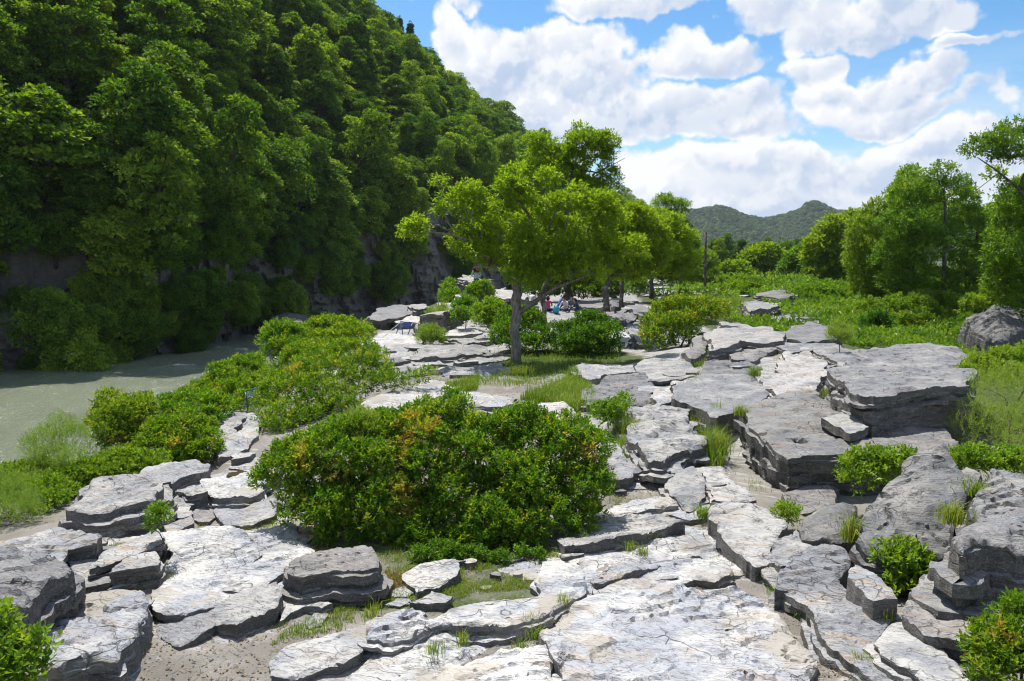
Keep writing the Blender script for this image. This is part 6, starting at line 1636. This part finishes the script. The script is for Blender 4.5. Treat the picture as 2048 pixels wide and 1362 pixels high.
    fall = unit(d * np.array((.5, .5, .1)) + np.array((0, -.15, -1.0)) + rg.normal(size=d.shape) * .25)
    v, q = leaf_quads(P, fall, d, (.24 if long_hair else .07) * rg.uniform(.7, 1.2, len(P)), .035, .05)
    hm = mesh_np('hair', v, q, [M['cloth_' + hair]], smooth_shade=False)
    link('hair', hm, o)
    for sg in (-1, 1):
        mb = MB(); e = hd + np.array((sg * .032, .082, .005))
        mb.tube([e - (0, .006, 0), e, e + (0, .008, 0)], [.008, .011, .004], k=8)
        link('eye', mb.mesh('eye', [M['cloth_hair']]), o)
    return o
def sit(bend=.1, legs='cross', arms=.25):
    J = {'pelvis': (0, 0, .11), 'waist': (0, .02 + bend * .2, .28), 'chest': (0, .02 + bend * .8, .47), 'neck': (0, .03 + bend * 1.2, .62), 'head': (0, .06 + bend * 1.5, .745)}
    cy0 = J['chest'][1]
    for s, sg in (('l', -1), ('r', 1)):
        J['sho' + s] = (sg * .18, cy0, .55); J['elb' + s] = (sg * .25, cy0 + .1, .32); J['wri' + s] = (sg * .14, cy0 + arms + .05, .27); J['han' + s] = (sg * .1, cy0 + arms + .12, .26)
        J['hip' + s] = (sg * .1, .02, .1)
        if legs == 'cross':
            J['kne' + s] = (sg * .32, .33, .12); J['ank' + s] = (-sg * .02, .42, .06); J['toe' + s] = (-sg * .14, .46, .05)
        else:
            J['kne' + s] = (sg * .13, .42, .38 if legs == 'up' else .12); J['ank' + s] = (sg * .13, .55, .07 if legs == 'up' else -.3); J['toe' + s] = (sg * .14, .7, .03 if legs == 'up' else -.34)
    return J
def stand():
    J = {'pelvis': (0, 0, .92), 'waist': (0, .0, 1.08), 'chest': (0, .0, 1.26), 'neck': (0, .01, 1.42), 'head': (0, .03, 1.54)}
    for s, sg in (('l', -1), ('r', 1)):
        J['sho' + s] = (sg * .165, 0, 1.35); J['elb' + s] = (sg * .25, .02, 1.1); J['wri' + s] = (sg * .14, .2, 1.08); J['han' + s] = (sg * .09, .27, 1.1)
        J['hip' + s] = (sg * .09, 0, .88); J['kne' + s] = (sg * .1, .02, .48); J['ank' + s] = (sg * .11, -.01, .07); J['toe' + s] = (sg * .12, .14, .035)
    return J
p_ = UD(953, 594, 41.0)
person('woman with long reddish hair standing with her back turned on the rocky ridge', (p_[0], p_[1], p_[2]), 15, stand(), 'mint', 'jeans', 'red_hair', True)
PP = [((1096, 623), 47.5, 5, sit(.05, 'cross'), 'pink', 'navy', 'person in a pink shirt sitting with back turned under the trees'),
      ((1117, 617), 49.0, -60, sit(.28, 'up', .3), 'blue', 'navy', 'person in a blue shirt bending over in the seated group'),
      ((1132, 623), 48.0, 140, sit(.12, 'cross'), 'white', 'navy', 'person in a white shirt seated right of the one in pink'),
      ((1156, 626), 48.5, 100, sit(.1, 'up'), 'navy', 'jeans', 'person in dark clothes with jeans at the right end of the seated group'),
      ((1143, 620), 50.0, 170, sit(.05, 'cross'), 'grey', 'khaki', 'person in grey behind the white shirted one in the seated group'),
      ((1060, 612), 48.0, -30, sit(.3, 'cross'), 'print', 'navy', 'person in a patterned top left of the one in pink'),
      ((1298, 592), 66.0, 10, sit(.1, 'cross'), 'white', 'khaki', 'distant person in a white shirt on the far rocky flats')]
def on_ground(px, py, d0):
    for D in np.arange(d0, 90, .1):
        q = UD(px, py, D)
        if q[2] <= float(ground_z(q[0], q[1])): return q
    return UD(px, py, d0)
for (px, py), D, fa, J, sh, trs, lab in PP:
    q = on_ground(px, py, D - 6)
    person(lab, (q[0], q[1], q[2]), fa, J, sh, trs)
bgp = on_ground(1112, 625, 40.0)
mb = MB(); mb.tube([bgp + (0, 0, 0), bgp + (.01, 0, .08), bgp + (0, .02, .24), bgp + (0, .03, .36), bgp + (0, .03, .40)], [.14, .19, .18, .12, .04], k=10)
bag = link('bag', None, label='light blue bag lying in front of the seated group', cat='bag', kind='thing', loc=bgp)
o = link('body', mb.mesh('body', [M['cloth_cyan']]), bag); o.location = -bgp
mb = MB(); mb.tube([bgp + (-.1, -.05, .3), bgp + (-.08, -.12, .42), bgp + (.05, -.12, .42), bgp + (.08, -.05, .3)], .015, k=6)
o = link('strap', mb.mesh('strap', [M['cloth_navy']]), bag); o.location = -bgp

# ------------------------------------------------------------------ barrier, notice, rope, posts
M['blue_paint'] = plain('blue_painted_steel', (0.015, 0.09, 0.30), .35, var=.15)
M['board_blue'] = plain('blue_board', (0.04, 0.09, 0.36), .4, var=.12)
M['board_white'] = plain('white_board', (0.62, 0.64, 0.72), .45, var=.15)
M['ink_red'] = plain('red_ink', (0.35, 0.06, 0.12), .6)
M['ink_dark'] = plain('dark_ink', (0.05, 0.05, 0.09), .6)
M['rope'] = plain('white_rope', (0.62, 0.62, 0.56), .8, var=.2)
base = U(806, 671, .13)
bar = link('barrier', None, label='blue folding barrier with a blue board on the pale pavement', cat='barrier', kind='thing', loc=base)
def at_b(px, py, dy=0.0):
    q = UD(px, py, base[1] + dy)
    return q - base
for pts in ([(801.5, 643.5, .22), (806, 671, 0)], [(825, 646.5, .22), (815, 671, 0)], [(802, 643.5, .26), (791, 671, .55)], [(824.5, 646, .26), (829, 667, .55)]):
    mb = MB(); mb.tube([at_b(*p) for p in pts], .022, k=7); link('leg', mb.mesh('leg', [M['blue_paint']]), bar)
mb = MB(); mb.tube([at_b(800, 643, .24), at_b(813, 644.5, .24), at_b(826.5, 646, .24)], .026, k=7); link('top_rail', mb.mesh('top_rail', [M['blue_paint']]), bar)
c0, c1, c2, c3 = at_b(804, 646, .17), at_b(823.5, 647.5, .17), at_b(819.5, 655, .1), at_b(806, 653.5, .1)
mb = MB(); bk = np.array((0, .02, 0.0))
mb.add([c0, c1, c2, c3, c0 + bk, c1 + bk, c2 + bk, c3 + bk], [(0, 3, 2, 1), (4, 5, 6, 7), (0, 1, 5, 4), (1, 2, 6, 5), (2, 3, 7, 6), (3, 0, 4, 7)])
board = link('board', mb.mesh('board', [M['board_blue']], smooth_shade=False), bar)
mb = MB()
for i, t in enumerate((.15, .33, .5, .67, .84)):
    a = c0 * (1 - t) + c1 * t; b_ = c3 * (1 - t) + c2 * t
    for v0, v1, wd in ((.22, .26, .035), (.42, .46, .03), (.25, .68, .008)):
        m0, m1 = a * (1 - v0) + b_ * v0, a * (1 - v1) + b_ * v1
        mb.add([m0 + (-wd, -.004, 0), m0 + (wd, -.004, 0), m1 + (wd, -.004, 0), m1 + (-wd, -.004, 0)], [(0, 3, 2, 1)])
link('lettering', mb.mesh('lettering', [M['ink_red']], smooth_shade=False), board)
def rope(label, pts, sag=.03):
    P = np.array([UD(*p) for p in pts])
    t = np.linspace(0, len(P) - 1, len(P) * 6)
    v = np.stack([np.interp(t, np.arange(len(P)), P[:, i]) for i in range(3)], -1)
    v[:, 2] -= sag * np.sin(np.pi * (t % 1.0))
    mb = MB(); mb.tube(v, .013, k=6)
    link('rope', mb.mesh('rope', [M['rope']]), label=label, cat='rope', kind='thing')
rope('white rope running from the blue barrier down to the left', [(801, 643.5, 36.6), (785, 657, 36.2), (768, 671, 35.6), (742, 690, 34.6)])
rope('white rope running up the slope behind the feathery plants', [(827, 646.5, 36.6), (858, 641, 37.2), (872, 637, 37.8)])
nb = UD(505, 805, 18.6)
nt = link('notice', None, label='small white notice on a blue rail among the riverside bushes', cat='notice', kind='thing', loc=nb)
def at_n(px, py, dy=0.0):
    return UD(px, py, 18.6 + dy) - nb
mb = MB(); mb.tube([at_n(494, 781), at_n(505, 778.5), at_n(519, 774)], .016, k=7); link('rail', mb.mesh('rail', [M['blue_paint']]), nt)
mb = MB(); mb.tube([at_n(490, 784, .1), at_n(493, 796, 0), at_n(496, 830, .05)], .014, k=7); link('leg', mb.mesh('leg', [M['blue_paint']]), nt)
mb = MB(); mb.tube([at_n(517, 775, .1), at_n(517, 800, .1), at_n(518, 830, .12)], .014, k=7); link('leg', mb.mesh('leg', [M['blue_paint']]), nt)
c0, c1, c2, c3 = at_n(495, 786, -.02), at_n(513, 780, -.02), at_n(514, 789, -.05), at_n(495, 796, -.05)
mb = MB(); mb.add([c0, c1, c2, c3, c0 + bk, c1 + bk, c2 + bk, c3 + bk], [(0, 3, 2, 1), (4, 5, 6, 7), (0, 1, 5, 4), (1, 2, 6, 5), (2, 3, 7, 6), (3, 0, 4, 7)])
board = link('board', mb.mesh('board', [M['board_white']], smooth_shade=False), nt)
mb = MB()
for t in (.12, .3, .48, .66, .84):
    a = c0 * (1 - t) + c1 * t; b_ = c3 * (1 - t) + c2 * t
    for v0, v1, wd in ((.18, .24, .014), (.34, .4, .012), (.2, .62, .005)):
        m0, m1 = a * (1 - v0) + b_ * v0, a * (1 - v1) + b_ * v1
        mb.add([m0 + (-wd, -.004, 0), m0 + (wd, -.004, 0), m1 + (wd, -.004, 0), m1 + (-wd, -.004, 0)], [(0, 3, 2, 1)])
link('lettering', mb.mesh('lettering', [M['ink_dark']], smooth_shade=False), board)
# wooden pole with a small lamp bracket
pb = UD(1410, 588, 64)
pole = link('wooden_pole', None, label='tall dark wooden pole with a small lamp bracket near the middle trees', cat='pole', kind='thing', loc=pb)
def at_p(px, py, dy=0.0):
    return UD(px, py, 64 + dy) - pb
mb = MB(); mb.tube([at_p(1410, 592), at_p(1410.4, 550), at_p(1411, 505), at_p(1411.5, 464)], [.12, .11, .10, .09], k=10); link('shaft', mb.mesh('shaft', [M['bark_dark']]), pole)
mb = MB(); mb.tube([at_p(1411, 479), at_p(1407, 477), at_p(1402, 478)], .025, k=6); br = link('bracket', mb.mesh('bracket', [M['ink_dark']]), pole)
mb = MB(); mb.tube([at_p(1402, 477), at_p(1401.5, 479), at_p(1401, 481.5)], [.05, .11, .09], k=9); link('lamp', mb.mesh('lamp', [M['board_white']]), pole)
sb = UD(984, 592, 40.5)
post = link('wooden_post', None, label='short brown wooden post right of the standing woman', cat='post', kind='thing', loc=sb)
mb = MB(); mb.tube([(0, 0, -.2), (0, 0, .3), (.01, 0, .82), (.01, 0, .86)], [.1, .1, .095, .08], k=9); link('shaft', mb.mesh('shaft', [M['wood']]), post)
# puddle on the broad slab
mp, new = material('puddle_water')
p = new('ShaderNodeBsdfPrincipled', ins={'Base Color': (0.06, 0.045, 0.025, 1), 'Roughness': 0.04, 'IOR': 1.33})
M['puddle'] = finish(mp, new, p.outputs[0])
def surface_z(x, y, r=.12):
    best = -9
    for ob in scene.objects:
        if ob.type == 'MESH' and ob.get('category') == 'rock' and (ob.location.x - x) ** 2 + (ob.location.y - y) ** 2 < 9:
            co = np.empty(len(ob.data.vertices) * 3, np.float32); ob.data.vertices.foreach_get('co', co); co = co.reshape(-1, 3)
            d = np.hypot(co[:, 0] + ob.location.x - x, co[:, 1] + ob.location.y - y)
            if (d < r).any(): best = max(best, float(np.median(co[d < r, 2])) + ob.location.z)
    return best
pc = U(473, 957, .22); pz = surface_z(pc[0], pc[1], .14)
th = np.linspace(0, 2 * np.pi, 28, endpoint=False)
rr_ = 1 + .25 * np.sin(2 * th + .5) + .12 * np.sin(5 * th)
rim = np.stack([.11 * rr_ * np.cos(th), .17 * rr_ * np.sin(th), np.zeros(28)], -1)
v = np.vstack([rim, [(0, 0, 0)]])
me = mesh_np('puddle', v, np.stack([np.arange(28), (np.arange(28) + 1) % 28, np.full(28, 28)], -1), [M['puddle']])
link('puddle', me, label='small brown puddle on the broad pale slab left of the large bush', cat='puddle', kind='thing', loc=(pc[0], pc[1], pz + .006))

# loose grit on the bare ground
rg = np.random.default_rng(99)
oct_v = np.array([(1, 0, 0), (-1, 0, 0), (0, 1, 0), (0, -1, 0), (0, 0, .6), (0, 0, -.6)], float)
oct_f = np.array([(0, 2, 4), (2, 1, 4), (1, 3, 4), (3, 0, 4), (2, 0, 5), (1, 2, 5), (3, 1, 5), (0, 3, 5)])
PP_ = []
for poly, n, zz in (([(280, 1390), (300, 1220), (440, 1270), (560, 1260), (640, 1230), (700, 1270), (560, 1330), (520, 1390)], 1500, 0), ([(1300, 1160), (1450, 1150), (1600, 1260), (1720, 1390), (1640, 1390), (1500, 1240)], 1300, 0.05), ([(940, 790), (1110, 745), (1090, 780), (1000, 800)], 900, 0), ([(1200, 1010), (1330, 960), (1420, 1060), (1300, 1070)], 1200, .03), ([(700, 1180), (1100, 1130), (1120, 1180), (760, 1260)], 800, 0), ([(820, 1310), (1080, 1270), (1080, 1330), (830, 1380)], 900, .05)):
    PP_.append(px_points(poly, n, zz, rg))
PP_ = np.vstack(PP_); n = len(PP_)
sz = np.exp(rg.normal(-4.75, .5, n))
v = PP_[:, None] + oct_v[None] * rg.uniform(.6, 1.3, (n, 6, 1)) * sz[:, None, None] * rg.uniform(.7, 1.3, (n, 1, 3))
f = oct_f[None] + np.arange(n)[:, None, None] * 6
M['grit'] = plain('grit', (0.27, 0.25, 0.22), .9, var=.5, scale=30)
link('gravel', mesh_np('gravel', v.reshape(-1, 3), f.reshape(-1, 3), [M['grit']], smooth_shade=False), label='loose grit and pebbles on the bare path', cat='gravel', kind='stuff')

# ------------------------------------------------------------------ air
mh, new = material('air_haze')
vp = new('ShaderNodeVolumePrincipled', ins={'Color': (0.78, 0.88, 1.0, 1), 'Density': 0.00009, 'Anisotropy': 0.2})
oo = new('ShaderNodeOutputMaterial')
mh.node_tree.links.new(vp.outputs[0], oo.inputs['Volume'])
mb = MB(); mb.box((600, 1310, 53), (1040, 1395, 60))
hz = link('haze', mb.mesh('haze', [mh], smooth_shade=False), kind='stuff', label='thin summer haze over the whole valley', cat='haze')
